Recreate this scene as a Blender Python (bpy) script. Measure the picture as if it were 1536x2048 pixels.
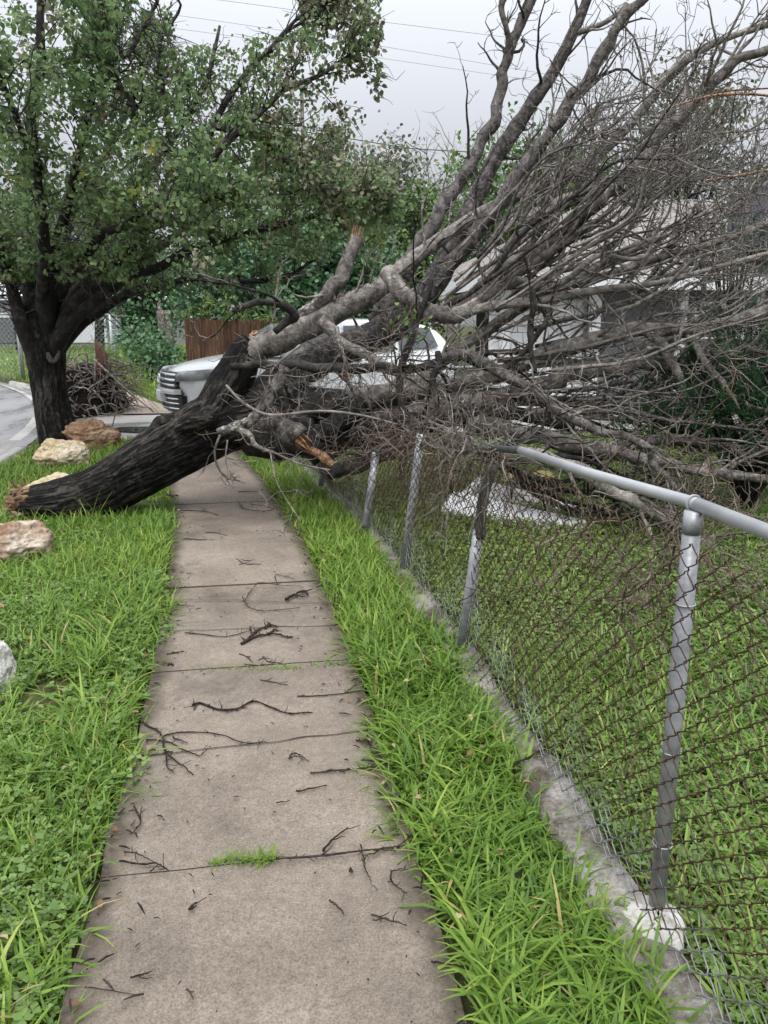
import bpy, math, random
import numpy as np
for o in list(bpy.data.objects): bpy.data.objects.remove(o)
SC = bpy.context.scene; COL = SC.collection
# ------------------------------------------------------------------ camera
FPX, EYE, CX, CY = 1540.0, 1.6, 768.0, 1024.0
PITCH = math.atan(375 / FPX); YAW = math.atan(253 / math.hypot(FPX, 375))
cd = bpy.data.cameras.new('camera'); cam = bpy.data.objects.new('camera', cd); COL.objects.link(cam)
cam.location = (0, 0, EYE); cam.rotation_euler = (math.pi / 2 - PITCH, 0, -YAW)
cd.sensor_fit = 'VERTICAL'; cd.sensor_height = 36; cd.lens = 36 * FPX / 2048
cd.clip_start = 0.05; cd.clip_end = 3000
SC.camera = cam
# ------------------------------------------------------------------ light
SUN_EL, SUN_AZ = math.radians(62), math.radians(200)
w = bpy.data.worlds.new('World'); SC.world = w; w.use_nodes = True
nt = w.node_tree; bg = nt.nodes['Background']
sky = nt.nodes.new('ShaderNodeTexSky'); sky.sky_type = 'NISHITA'; sky.sun_disc = False
sky.sun_elevation = SUN_EL; sky.sun_rotation = SUN_AZ; sky.air_density = 1.0; sky.dust_density = 6
hs = nt.nodes.new('ShaderNodeHueSaturation'); hs.inputs['Saturation'].default_value = 0.25
mx = nt.nodes.new('ShaderNodeMix'); mx.data_type = 'RGBA'; mx.inputs[0].default_value = 0.82
mx.inputs[7].default_value = (7.9, 8.25, 8.95, 1)
nt.links.new(sky.outputs[0], hs.inputs['Color']); nt.links.new(hs.outputs[0], mx.inputs[6])
# overcast dome: brighter overhead than at the horizon
tc = nt.nodes.new('ShaderNodeTexCoord'); sx = nt.nodes.new('ShaderNodeSeparateXYZ'); nt.links.new(tc.outputs['Generated'], sx.inputs[0])
ma = nt.nodes.new('ShaderNodeMath'); ma.operation = 'MULTIPLY_ADD'; ma.use_clamp = False; ma.inputs[1].default_value = 2.0; ma.inputs[2].default_value = .28; nt.links.new(sx.outputs[2], ma.inputs[0])
mb = nt.nodes.new('ShaderNodeMath'); mb.operation = 'MAXIMUM'; mb.inputs[1].default_value = .36; nt.links.new(ma.outputs[0], mb.inputs[0])
vm = nt.nodes.new('ShaderNodeVectorMath'); vm.operation = 'SCALE'; nt.links.new(mx.outputs[2], vm.inputs[0]); nt.links.new(mb.outputs[0], vm.inputs['Scale'])
nt.links.new(vm.outputs[0], bg.inputs[0]); bg.inputs[1].default_value = 0.1
sd = bpy.data.lights.new('sun', 'SUN'); sd.energy = 1.5; sd.angle = math.radians(40); sd.color = (1, .97, .93)
so = bpy.data.objects.new('sun', sd); COL.objects.link(so)
so.rotation_euler = (math.pi / 2 - SUN_EL, 0, math.pi - SUN_AZ)
SC.view_settings.view_transform = 'Standard'; SC.view_settings.look = 'None'
SC.view_settings.exposure = 0.50; SC.view_settings.gamma = 1; SC.view_settings.use_curve_mapping = False
SC.cycles.use_denoising = True
SC.cycles.max_bounces = 8; SC.cycles.transparent_max_bounces = 16
# ------------------------------------------------------------------ maths helpers
rng = np.random.default_rng(7); random.seed(7)
_f = np.array([math.sin(YAW) * math.cos(PITCH), math.cos(YAW) * math.cos(PITCH), -math.sin(PITCH)])
_r = np.array([math.cos(YAW), -math.sin(YAW), 0.0]); _u = np.cross(_r, _f); _e = np.array([0, 0, EYE])
def ray(x, y): return _f * FPX + _r * (x - CX) - _u * (y - CY)
def G(x, y, z=0.0):
    d = ray(x, y); return _e + d * ((z - EYE) / d[2])
def D(x, y, Y):
    d = ray(x, y); return _e + d * (Y / d[1])
def proj(p):
    q = np.asarray(p, float) - _e; z = q @ _f
    zz = np.where(z > .05, z, .05)
    return CX + FPX * (q @ _r) / zz, CY - FPX * (q @ _u) / zz, z
def _h(ix, iy, iz, seed):
    n = (ix.astype(np.int64) * 374761393 + iy.astype(np.int64) * 668265263 + iz.astype(np.int64) * 2147483647 + seed * 1274126177) & 0xffffffff
    n = ((n ^ (n >> 13)) * 1274126177) & 0xffffffff
    n = n ^ (n >> 16)
    return (n & 0xffff) / 65535.0
def vnoise(p, seed=0):
    p = np.asarray(p, float); i = np.floor(p); f = p - i; f = f * f * (3 - 2 * f); x, y, z = i[..., 0], i[..., 1], i[..., 2]; r = 0
    for a in (0, 1):
        for b in (0, 1):
            for c in (0, 1):
                r = r + _h(x + a, y + b, z + c, seed) * (f[..., 0] if a else 1 - f[..., 0]) * (f[..., 1] if b else 1 - f[..., 1]) * (f[..., 2] if c else 1 - f[..., 2])
    return r * 2 - 1
def fbm(p, oct=4, seed=0):
    p = np.asarray(p, float); s = 0; a = 1; t = 0
    for k in range(oct): s = s + a * vnoise(p * 2 ** k, seed + k); t += a; a *= .5
    return s / t
def n2(x, y, f, seed=0, oct=3):
    x = np.asarray(x, float); return fbm(np.stack([x * f, np.asarray(y, float) * f, np.zeros_like(x) + .37], -1), oct, seed)
def unit(v): v = np.asarray(v, float); return v / (np.linalg.norm(v, axis=-1, keepdims=True) + 1e-9)
def spline(P, n):
    P = np.asarray(P, float); Q = np.vstack([2 * P[0] - P[1], P, 2 * P[-1] - P[-2]]); m = len(P) - 1
    t = np.linspace(0, m - 1e-6, n); i = t.astype(int); f = (t - i)[:, None]
    a, b, c, d = Q[i], Q[i + 1], Q[i + 2], Q[i + 3]
    return .5 * (2 * b + (c - a) * f + (2 * a - 5 * b + 4 * c - d) * f ** 2 + (3 * b - a - 3 * c + d) * f ** 3)
# ------------------------------------------------------------------ mesh builder
class MB:
    def __init__(s): s.v = []; s.q = []; s.t = []; s.a = []; s.n = 0
    def add(s, v, q=None, t=None, a=0.5):
        v = np.asarray(v, float).reshape(-1, 3)
        if q is not None and len(q): s.q.append(np.asarray(q, int).reshape(-1, 4) + s.n)
        if t is not None and len(t): s.t.append(np.asarray(t, int).reshape(-1, 3) + s.n)
        s.a.append(np.broadcast_to(np.asarray(a, float), (len(v),))); s.v.append(v); s.n += len(v); return s
    def tube(s, P, R, k=6, cap0=True, cap1=True, a=None, disp=None):
        P = np.asarray(P, float); n = len(P); R = np.broadcast_to(np.asarray(R, float), (n,))
        T = unit(np.gradient(P, axis=0)); ref = np.array([0, 0, 1.]) if abs(T[0, 2]) < .9 else np.array([1., 0, 0])
        N = np.zeros((n, 3)); v = unit(np.cross(T[0], ref)); N[0] = v
        for i in range(1, n): v = v - T[i] * (v @ T[i]); v = v / (np.linalg.norm(v) + 1e-9); N[i] = v
        B = np.cross(T, N); th = np.arange(k) * 2 * math.pi / k
        ring = N[:, None] * np.cos(th)[None, :, None] + B[:, None] * np.sin(th)[None, :, None]
        V = P[:, None] + ring * R[:, None, None]
        if disp is not None: V = V + ring * disp(V, R, th)[..., None]
        i = np.arange(n - 1)[:, None] * k; j = np.arange(k)[None]; j2 = (j + 1) % k
        q = np.stack([i + j, i + j2, i + k + j2, i + k + j], -1).reshape(-1, 4)
        V = V.reshape(-1, 3); t = []
        e = []
        if cap0: e.append(P[0]); c = n * k; t.append(np.stack([np.full(k, c), (np.arange(k) + 1) % k, np.arange(k)], -1))
        if cap1: e.append(P[-1]); c = n * k + len(e) - 1; b = (n - 1) * k; t.append(np.stack([np.full(k, c), b + np.arange(k), b + (np.arange(k) + 1) % k], -1))
        if e: V = np.vstack([V, e])
        if a is None and disp is not None and getattr(disp, 'ridge', None) is not None:
            a = np.clip(.5 + .55 * disp.ridge, 0, 1).reshape(-1); a = np.concatenate([a, np.full(len(V) - len(a), .4)])
        return s.add(V, q, np.vstack(t) if t else None, rng.random() if a is None else a)
    def box(s, c, d, rz=0.0, a=.5, rot=None):
        x, y, z = np.asarray(d, float) / 2
        v = np.array([[i * x, j * y, k * z] for k in (-1, 1) for i, j in ((-1, -1), (1, -1), (1, 1), (-1, 1))])
        if rot is not None: v = v @ np.asarray(rot).T
        elif rz: ca, sa = math.cos(rz), math.sin(rz); v = np.stack([v[:, 0] * ca - v[:, 1] * sa, v[:, 0] * sa + v[:, 1] * ca, v[:, 2]], -1)
        return s.add(v + np.asarray(c, float), [[3, 2, 1, 0], [4, 5, 6, 7], [0, 1, 5, 4], [1, 2, 6, 5], [2, 3, 7, 6], [3, 0, 4, 7]], None, a)
    def quad(s, p, a=.5): return s.add(p, [[0, 1, 2, 3]], None, a)
    def prism(s, poly, off, a=.5):
        p = np.asarray(poly, float); n = len(p); off = np.asarray(off, float); c = p.mean(0)
        v = np.vstack([p, p + off, [c], [c + off]]); i = np.arange(n); j = (i + 1) % n
        return s.add(v, np.stack([i, j, j + n, i + n], -1), np.vstack([np.stack([np.full(n, 2 * n), j, i], -1), np.stack([np.full(n, 2 * n + 1), i + n, j + n], -1)]), a)
    def grid(s, V, a=.5):
        V = np.asarray(V, float); m, n = V.shape[:2]; i = np.arange(m - 1)[:, None] * n; j = np.arange(n - 1)[None]
        return s.add(V.reshape(-1, 3), np.stack([i + j, i + j + 1, i + n + j + 1, i + n + j], -1).reshape(-1, 4), None, a)
    def build(s, name, mat, parent=None, smooth=True, origin=None):
        V = np.vstack(s.v); off = np.zeros(3) if origin is None else np.asarray(origin, float)
        V = V - off
        q = np.vstack(s.q) if s.q else np.zeros((0, 4), int); t = np.vstack(s.t) if s.t else np.zeros((0, 3), int)
        me = bpy.data.meshes.new(name); me.vertices.add(len(V)); me.vertices.foreach_set('co', V.astype(np.float32).ravel())
        L = np.concatenate([q.ravel(), t.ravel()]); me.loops.add(len(L)); me.loops.foreach_set('vertex_index', L.astype(np.int32))
        st = np.concatenate([np.arange(len(q)) * 4, len(q) * 4 + np.arange(len(t)) * 3]); me.polygons.add(len(st))
        me.polygons.foreach_set('loop_start', st.astype(np.int32))
        me.polygons.foreach_set('use_smooth', np.full(len(st), smooth))
        at = me.attributes.new('tint', 'FLOAT', 'POINT'); at.data.foreach_set('value', np.concatenate(s.a).astype(np.float32))
        me.update(calc_edges=True); me.validate()
        me.materials.append(mat); o = bpy.data.objects.new(name, me); COL.objects.link(o)
        if origin is not None: o.location = off
        if parent is not None:
            o.parent = parent; o.matrix_parent_inverse = parent_inv(parent)
        return o
import mathutils
LOCAL = set()     # things whose parts are modelled in the thing's own space
def parent_inv(p):
    if p.parent is None and p.name not in LOCAL: return mathutils.Matrix.Translation(p.location).inverted()
    return mathutils.Matrix.Identity(4)
def tag(o, label=None, cat=None, group=None, kind=None):
    if label: o['label'] = label
    if cat: o['category'] = cat
    if group: o['group'] = group
    if kind: o['kind'] = kind
    return o
def thing(name, loc, label, cat, group=None):
    o = bpy.data.objects.new(name, None); COL.objects.link(o); o.location = [float(c) for c in loc]; o.empty_display_size = .1
    return tag(o, label, cat, group)
# ------------------------------------------------------------------ materials
class M:
    def __init__(s, name, rough=.7, spec=.4):
        s.m = bpy.data.materials.new(name); s.m.use_nodes = True; s.nt = s.m.node_tree; s.b = s.nt.nodes['Principled BSDF']
        s.b.inputs['Roughness'].default_value = rough; s.b.inputs['Specular IOR Level'].default_value = spec
        s.co = s.nt.nodes.new('ShaderNodeTexCoord').outputs['Object']
    def lk(s, a, b): s.nt.links.new(a, b)
    def mapv(s, sc):
        n = s.nt.nodes.new('ShaderNodeMapping'); n.inputs['Scale'].default_value = sc; s.lk(s.co, n.inputs[0]); return n.outputs[0]
    def noise(s, scale, detail=4, rough=.55, vec=None, dist=0):
        n = s.nt.nodes.new('ShaderNodeTexNoise'); n.inputs['Scale'].default_value = scale; n.inputs['Detail'].default_value = detail
        n.inputs['Roughness'].default_value = rough; n.inputs['Distortion'].default_value = dist
        s.lk(vec if vec is not None else s.co, n.inputs['Vector']); return n.outputs['Fac']
    def vor(s, scale, vec=None, feat='F1'):
        n = s.nt.nodes.new('ShaderNodeTexVoronoi'); n.feature = feat; n.inputs['Scale'].default_value = scale
        s.lk(vec if vec is not None else s.co, n.inputs['Vector']); return n.outputs['Distance']
    def attr(s, name='tint'):
        n = s.nt.nodes.new('ShaderNodeAttribute'); n.attribute_name = name; return n.outputs['Fac']
    def ramp(s, fac, stops):
        n = s.nt.nodes.new('ShaderNodeValToRGB'); e = n.color_ramp.elements
        while len(e) < len(stops): e.new(.5)
        for k, (p, c) in enumerate(stops): e[k].position = p; e[k].color = (*c, 1) if len(c) == 3 else c
        s.lk(fac, n.inputs[0]); return n.outputs[0]
    def mix(s, fac, a, b, mode='MIX'):
        n = s.nt.nodes.new('ShaderNodeMix'); n.data_type = 'RGBA'; n.blend_type = mode
        for v, i in ((fac, 0), (a, 6), (b, 7)):
            if isinstance(v, (int, float)): n.inputs[i].default_value = v
            elif isinstance(v, tuple): n.inputs[i].default_value = (*v, 1)
            else: s.lk(v, n.inputs[i])
        return n.outputs[2]
    def math(s, op, a, b=0.0):
        n = s.nt.nodes.new('ShaderNodeMath'); n.operation = op
        for v, i in ((a, 0), (b, 1)):
            if isinstance(v, (int, float)): n.inputs[i].default_value = v
            else: s.lk(v, n.inputs[i])
        return n.outputs[0]
    def xyz(s):
        n = s.nt.nodes.new('ShaderNodeSeparateXYZ'); s.lk(s.co, n.inputs[0]); return n.outputs
    def col(s, c):
        if isinstance(c, tuple): s.b.inputs['Base Color'].default_value = (*c, 1)
        else: s.lk(c, s.b.inputs['Base Color'])
        return s
    def rough(s, f): s.lk(f, s.b.inputs['Roughness']); return s
    def bump(s, f, strength=.5, dist=.01):
        n = s.nt.nodes.new('ShaderNodeBump'); n.inputs['Strength'].default_value = strength; n.inputs['Distance'].default_value = dist
        s.lk(f, n.inputs['Height']); s.lk(n.outputs[0], s.b.inputs['Normal']); return s
    def translucent(s, c, f=.3):
        t = s.nt.nodes.new('ShaderNodeBsdfTranslucent'); x = s.nt.nodes.new('ShaderNodeMixShader'); x.inputs[0].default_value = f
        if isinstance(c, tuple): t.inputs[0].default_value = (*c, 1)
        else: s.lk(c, t.inputs[0])
        s.lk(s.b.outputs[0], x.inputs[1]); s.lk(t.outputs[0], x.inputs[2]); s.lk(x.outputs[0], s.nt.nodes['Material Output'].inputs[0]); return s
def leafmat(name, stops, rough=.45, spec=.4, tr=.3, patch=None):
    m = M(name, rough, spec); c = m.ramp(m.attr(), stops)
    if patch: c = m.mix(m.ramp(m.noise(patch[0], 3), [(.48, (0, 0, 0)), (.68, (1, 1, 1))]), c, patch[1])
    m.col(c); m.translucent(c, tr); return m.m
def paint(name, c, rough=.4, spec=.5, metal=0.0, var=.12, scale=6):
    m = M(name, rough, spec); m.b.inputs['Metallic'].default_value = metal
    n = m.noise(scale, 5); d = tuple(x * (1 - var * 2) for x in c); m.col(m.ramp(n, [(.3, d), (.65, c)])); return m.m

m = M('bark_black', .8, .18)     # wet trunk bark
st = m.mapv((9, 9, 9)); a = m.noise(1.6, 6, .65, st); b = m.noise(22, 5, .6); c = m.noise(2.3, 3)
col = m.ramp(a, [(.36, (.0035, .0033, .003)), (.54, (.009, .0082, .0075)), (.74, (.04, .035, .03))])
col = m.mix(m.ramp(m.math('MULTIPLY', b, c), [(.35, (0, 0, 0)), (.47, (1, 1, 1))]), col, (.075, .068, .06))
rg = m.ramp(m.math('ADD', m.attr(), m.math('MULTIPLY', m.noise(3.0, 4), .5)), [(.86, (0, 0, 0)), (1.0, (1, 1, 1))]); col = m.mix(rg, col, m.ramp(b, [(.3, (.016, .014, .0125)), (.7, (.085, .075, .065))]))
m.col(col).bump(m.noise(30, 6, .7), .9, .02); MAT_TRUNK = m.m
def barkmat(name, dark, mid, pale, lich, lf=.62, sc=9):
    m = M(name, .8, .3); a = m.noise(sc, 8, .72); t = m.attr()
    col = m.ramp(m.math('ADD', m.math('MULTIPLY', a, .85), m.math('MULTIPLY', t, .15)), [(.36, dark), (.5, mid), (.62, pale)])
    col = m.mix(m.ramp(m.math('ADD', m.math('MULTIPLY', m.noise(sc * 2.2, 5, .65), .6), m.math('MULTIPLY', m.noise(sc * .35, 3), .4)), [(lf - .04, (0, 0, 0)), (lf + .05, (.9, .9, .9))]), col, lich)
    col = m.mix(.75, col, m.ramp(m.noise(4, 4, .6), [(.35, (.5, .47, .45)), (.65, (1.25, 1.22, 1.18))]), 'MULTIPLY')
    m.col(col).bump(m.noise(38, 7, .75), 1.0, .02); return m.m
MAT_LIMB = barkmat('bark_grey', (.045, .040, .036), (.185, .168, .155), (.37, .345, .318), (.52, .52, .48), .60, 15)
MAT_LIMBD = barkmat('bark_dark', (.007, .0065, .006), (.019, .017, .016), (.07, .064, .058), (.22, .215, .2), .66)
MAT_LIMBM = barkmat('bark_mid', (.014, .013, .013), (.062, .056, .054), (.175, .162, .154), (.38, .38, .36), .62, 20)
MAT_TWIG = barkmat('bark_twig', (.07, .061, .056), (.21, .188, .172), (.36, .33, .30), (.3, .29, .27), .66)
MAT_TWIGB = barkmat('bark_brown_twig', (.06, .043, .034), (.165, .128, .103), (.28, .23, .19), (.22, .19, .16), .68)
MAT_STICK = barkmat('wet_stick', (.012, .009, .008), (.035, .025, .021), (.075, .056, .046), (.12, .1, .085), .7, 25)
m = M('torn_wood', .75, .2); m.col(m.ramp(m.noise(4, 6, .7, m.mapv((12, 12, 12))), [(.36, (.07, .035, .02)), (.5, (.28, .145, .08)), (.64, (.52, .35, .22))])).bump(m.noise(40, 4), .8, .01); MAT_TORN = m.m
m = M('torn_pale', .8, .2); m.col(m.ramp(m.noise(5, 6, .7), [(.3, (.05, .032, .022)), (.5, (.22, .14, .085)), (.68, (.5, .39, .27))])).bump(m.noise(30, 4), .8, .02); MAT_TORNP = m.m

m = M('concrete', .8, .3)
big = m.noise(1.3, 5, .6); med = m.noise(7, 6, .65); fine = m.noise(170, 3, .7); spk = m.vor(260)
col = m.ramp(big, [(.34, (.118, .102, .085)), (.5, (.178, .155, .132)), (.64, (.232, .205, .176))])
col = m.mix(.22, col, m.ramp(med, [(.32, (.075, .066, .057)), (.68, (.225, .199, .173))]))
col = m.mix(.8, col, m.ramp(fine, [(.28, (.35, .34, .33)), (.5, (1, 1, 1)), (.72, (1.6, 1.58, 1.55))]), 'MULTIPLY')
col = m.mix(.3, col, m.ramp(m.noise(34, 5, .7), [(.35, (.55, .54, .53)), (.65, (1.5, 1.5, 1.5))]), 'MULTIPLY')
col = m.mix(m.ramp(m.noise(2.1, 5, .7), [(.56, (0, 0, 0)), (.70, (.6, .6, .6))]), col, (.062, .056, .051))
dirt = m.ramp(m.math('SUBTRACT', m.math('ADD', m.attr(), m.math('MULTIPLY', m.noise(5, 6, .7), .9)), .62), [(.0, (0, 0, 0)), (.35, (.95, .95, .95))])
col = m.mix(dirt, col, m.ramp(m.noise(40, 5, .7), [(.35, (.028, .022, .016)), (.65, (.10, .085, .065))]))
col = m.mix(1.0, col, (1.05, 1.0, .94), 'MULTIPLY'); m.col(col).bump(m.math('ADD', fine, m.math('MULTIPLY', med, 2.0)), .35, .004)
m.rough(m.ramp(big, [(.3, (.55, .55, .55)), (.6, (.85, .85, .85))])); MAT_CONC = m.m
m = M('concrete_drive', .5, .5); a = m.noise(.9, 5, .6); b = m.noise(120, 3)
col = m.mix(.35, m.ramp(a, [(.3, (.22, .205, .19)), (.55, (.36, .34, .32)), (.7, (.42, .40, .375))]), m.ramp(b, [(.3, (.16, .15, .14)), (.7, (.5, .48, .45))]))
m.col(col); m.rough(m.ramp(m.noise(.7, 4), [(.42, (.12, .12, .12)), (.58, (.6, .6, .6))])); MAT_DRIVE = m.m
m = M('asphalt_wet', .35, .5); a = m.noise(1.2, 6, .65, m.mapv((1, .35, 1))); b = m.noise(90, 3)
m.col(m.mix(.4, m.ramp(a, [(.35, (.10, .10, .10)), (.6, (.24, .235, .23))]), m.ramp(b, [(.3, (.06, .06, .06)), (.7, (.3, .3, .3))])))
m.rough(m.ramp(a, [(.4, (.08, .08, .08)), (.55, (.45, .45, .45))])).bump(b, .3, .006); MAT_ROAD = m.m
m = M('mow_strip', .85, .3); a = m.noise(6, 6, .65); b = m.noise(60, 4)
col = m.mix(.4, m.ramp(a, [(.32, (.15, .135, .115)), (.5, (.29, .265, .235)), (.72, (.42, .395, .36))]), m.ramp(b, [(.3, (.12, .11, .1)), (.7, (.5, .47, .43))]))
col = m.mix(m.ramp(m.noise(3.2, 6, .7), [(.46, (0, 0, 0)), (.6, (1, 1, 1))]), col, (.085, .07, .052)); m.col(col).bump(m.math('ADD', a, b), .8, .025); MAT_STRIP = m.m
m = M('mortar_pale', .85, .3); a = m.noise(14, 6, .65); m.col(m.ramp(a, [(.32, (.22, .20, .17)), (.48, (.45, .43, .40)), (.65, (.60, .585, .55))])).bump(a, .7, .02); MAT_MORTAR = m.m
m = M('soil_turf', .95, .15); a = m.noise(.8, 5); b = m.noise(25, 5, .65); y = m.xyz()
near = m.mix(.6, m.ramp(a, [(.35, (.035, .05, .016)), (.65, (.05, .075, .02))]), m.ramp(b, [(.3, (.03, .024, .016)), (.55, (.075, .07, .03)), (.75, (.14, .125, .07))]))
m.col(near).bump(b, .8, .03); MAT_SOIL = m.m
m = M('dirt_path', .85, .3); a = m.noise(1.5, 5); b = m.noise(40, 4); m.col(m.mix(.4, m.ramp(a, [(.35, (.2, .16, .12)), (.65, (.36, .3, .245))]), m.ramp(b, [(.3, (.14, .11, .08)), (.7, (.42, .36, .3))]))); MAT_PATH = m.m
m = M('water_film', .04, .5); m.col((.03, .032, .035)); MAT_WATER = m.m

GR = [(0, (.06, .125, .02)), (.35, (.13, .235, .036)), (.7, (.235, .355, .058)), (.93, (.37, .46, .10)), (1, (.42, .37, .15))]
MAT_GRASS = leafmat('grass_blade', GR, .5, .3, .38)
MAT_LAWN = leafmat('lawn_leaf', [(0, (.065, .125, .02)), (.4, (.145, .245, .038)), (.75, (.24, .35, .06)), (1, (.36, .44, .1))], .42, .45, .3)
MAT_CLOVER = leafmat('clover_leaf', [(0, (.065, .125, .026)), (.5, (.145, .24, .05)), (.9, (.25, .35, .09)), (1, (.33, .38, .1))], .42, .5, .3)
MAT_DRY = leafmat('dry_grass', [(0, (.2, .15, .08)), (1, (.42, .34, .2))], .7, .2, .2)
MAT_PEAR = leafmat('pear_leaf', [(0, (.075, .13, .056)), (.35, (.14, .225, .09)), (.7, (.23, .33, .135)), (.955, (.145, .195, .088)), (.97, (.26, .32, .06)), (1, (.33, .35, .07))], .55, .25, .46)
MAT_PEARB = leafmat('pear_leaf_brown', [(0, (.10, .105, .068)), (.5, (.185, .195, .115)), (.85, (.28, .26, .16)), (1, (.26, .17, .10))], .45, .45, .22)
MAT_MULB = leafmat('broad_leaf', [(0, (.035, .09, .042)), (.5, (.07, .16, .065)), (1, (.13, .25, .10))], .4, .5, .25)
MAT_GREEN = leafmat('bright_leaf', [(0, (.05, .1, .025)), (.5, (.09, .175, .04)), (1, (.17, .27, .065))], .45, .4, .3)
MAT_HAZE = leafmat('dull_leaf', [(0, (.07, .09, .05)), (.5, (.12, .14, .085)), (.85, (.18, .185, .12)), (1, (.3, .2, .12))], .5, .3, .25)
MAT_NEEDLE = leafmat('juniper_needle', [(0, (.02, .06, .028)), (.5, (.045, .115, .042)), (.85, (.10, .19, .05)), (1, (.2, .26, .07))], .45, .4, .15)
MAT_VINE = leafmat('vine_leaf', [(0, (.09, .16, .035)), (1, (.3, .38, .1))], .45, .4, .3)

m = M('galvanised', .5, .4); m.b.inputs['Metallic'].default_value = .25; a = m.noise(14, 5, .65)
m.col(m.ramp(a, [(.34, (.17, .178, .188)), (.5, (.27, .28, .295)), (.66, (.38, .39, .405))])); m.rough(m.ramp(a, [(.3, (.5, .5, .5)), (.7, (.35, .35, .35))])); MAT_GALV = m.m
MAT_RAIL = paint('rail_paint', (.42, .43, .445), .42, .5, .25, .14, 9)
m = M('rusty_wire', .6, .4); z = m.xyz()[2]; a = m.noise(5, 4, .6)
f = m.math('ADD', m.math('MULTIPLY', z, .75), m.math('MULTIPLY', a, 1.25))
rust = m.ramp(m.noise(45, 3), [(.3, (.035, .022, .015)), (.6, (.10, .058, .034)), (.78, (.20, .13, .085))])
m.col(m.mix(m.ramp(f, [(.60, (0, 0, 0)), (.88, (1, 1, 1))]), (.27, .28, .285), rust)); m.b.inputs['Metallic'].default_value = .3; MAT_WIRE = m.m
MAT_WIRE2 = paint('zinc_wire', (.42, .46, .45), .45, .5, .3, .1)
MAT_WHITE = paint('white_paint', (.78, .79, .8), .45, .5, 0, .05)
m = M('car_white', .22, .5); m.col((.78, .79, .80)); m.b.inputs['Coat Weight'].default_value = .6; m.b.inputs['Coat Roughness'].default_value = .06; MAT_CAR = m.m
m = M('car_glass', .06, .5); m.col((.10, .115, .12)); MAT_GLASS = m.m
MAT_BLACK = paint('black_plastic', (.012, .012, .013), .4, .5, 0, .1)
m = M('chrome', .15, .5); m.b.inputs['Metallic'].default_value = .9; m.col((.82, .83, .85)); MAT_CHROME = m.m
m = M('lamp_lens', .08, .5); m.col(m.ramp(m.noise(5, 2), [(.40, (.20, .205, .21)), (.6, (.42, .44, .46))])); MAT_LAMP = m.m
MAT_TYRE = paint('tyre', (.02, .02, .02), .8, .3)
m = M('fence_board', .8, .3); st = m.mapv((9, 9, .8)); t = m.attr()
col = m.ramp(m.noise(3, 6, .65, st), [(.32, (.035, .018, .012)), (.52, (.105, .056, .036)), (.72, (.19, .115, .078))])
m.col(m.mix(.65, col, m.ramp(t, [(0, (.5, .45, .42)), (1, (1.35, 1.2, 1.1))]), 'MULTIPLY')).bump(m.noise(5, 5, .6, st), .6, .01); MAT_BOARD = m.m
m = M('siding_dark', .6, .4); z = m.xyz()[2]; lap = m.math('FRACT', m.math('MULTIPLY', z, 7.0)); m.col(m.ramp(m.noise(3, 4), [(.3, (.085, .09, .10)), (.7, (.12, .125, .135))])).bump(lap, .8, .012); MAT_SIDE = m.m
m = M('siding_white', .55, .4); lap = m.math('FRACT', m.math('MULTIPLY', m.xyz()[2], 6.0)); m.col(m.ramp(m.noise(2, 4), [(.3, (.66, .67, .69)), (.7, (.76, .77, .79))])).bump(lap, .6, .012); MAT_SIDEW = m.m
m = M('shingle', .9, .2); br = m.nt.nodes.new('ShaderNodeTexBrick'); br.inputs['Scale'].default_value = 3.2; br.inputs['Color1'].default_value = (.20, .185, .17, 1); br.inputs['Color2'].default_value = (.30, .28, .26, 1); br.inputs['Mortar'].default_value = (.07, .065, .06, 1); br.inputs['Mortar Size'].default_value = .02; br.inputs['Row Height'].default_value = .4
m.lk(m.co, br.inputs['Vector']); m.col(m.mix(.5, br.outputs[0], m.ramp(m.noise(60, 3), [(.3, (.6, .6, .6)), (.7, (1.3, 1.3, 1.3))]), 'MULTIPLY')); MAT_SHINGLE = m.m
MAT_SHINGLED = paint('shingle_dark', (.05, .05, .06), .85, .2, 0, .25, 30)
MAT_SHEDW = paint('shed_wall', (.27, .25, .265), .7, .3, 0, .1); MAT_SHEDR = paint('shed_roof', (.72, .74, .76), .5, .4, 0, .04)
def rockmat(name, stops, sc=4):
    m = M(name, .85, .25); a = m.noise(sc, 7, .68); m.col(m.mix(m.ramp(m.noise(sc * 3.3, 5, .7), [(.55, (0, 0, 0)), (.72, (.75, .75, .75))]), m.ramp(a, stops), (.09, .06, .04))).bump(m.noise(sc * 5, 6, .7), 1.0, .03); return m.m
MAT_ROCKO = rockmat('rock_orange', [(.32, (.16, .085, .05)), (.45, (.33, .21, .14)), (.56, (.52, .42, .33)), (.7, (.66, .60, .52))])
MAT_ROCKP = rockmat('rock_pale', [(.3, (.34, .24, .11)), (.5, (.55, .46, .31)), (.7, (.66, .61, .5))])
MAT_ROCKB = rockmat('rock_brown', [(.3, (.11, .06, .035)), (.5, (.32, .20, .12)), (.7, (.55, .42, .3))], 5)
MAT_ROCKW = rockmat('rock_white', [(.3, (.45, .43, .39)), (.5, (.66, .65, .61)), (.7, (.74, .73, .7))])
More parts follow.
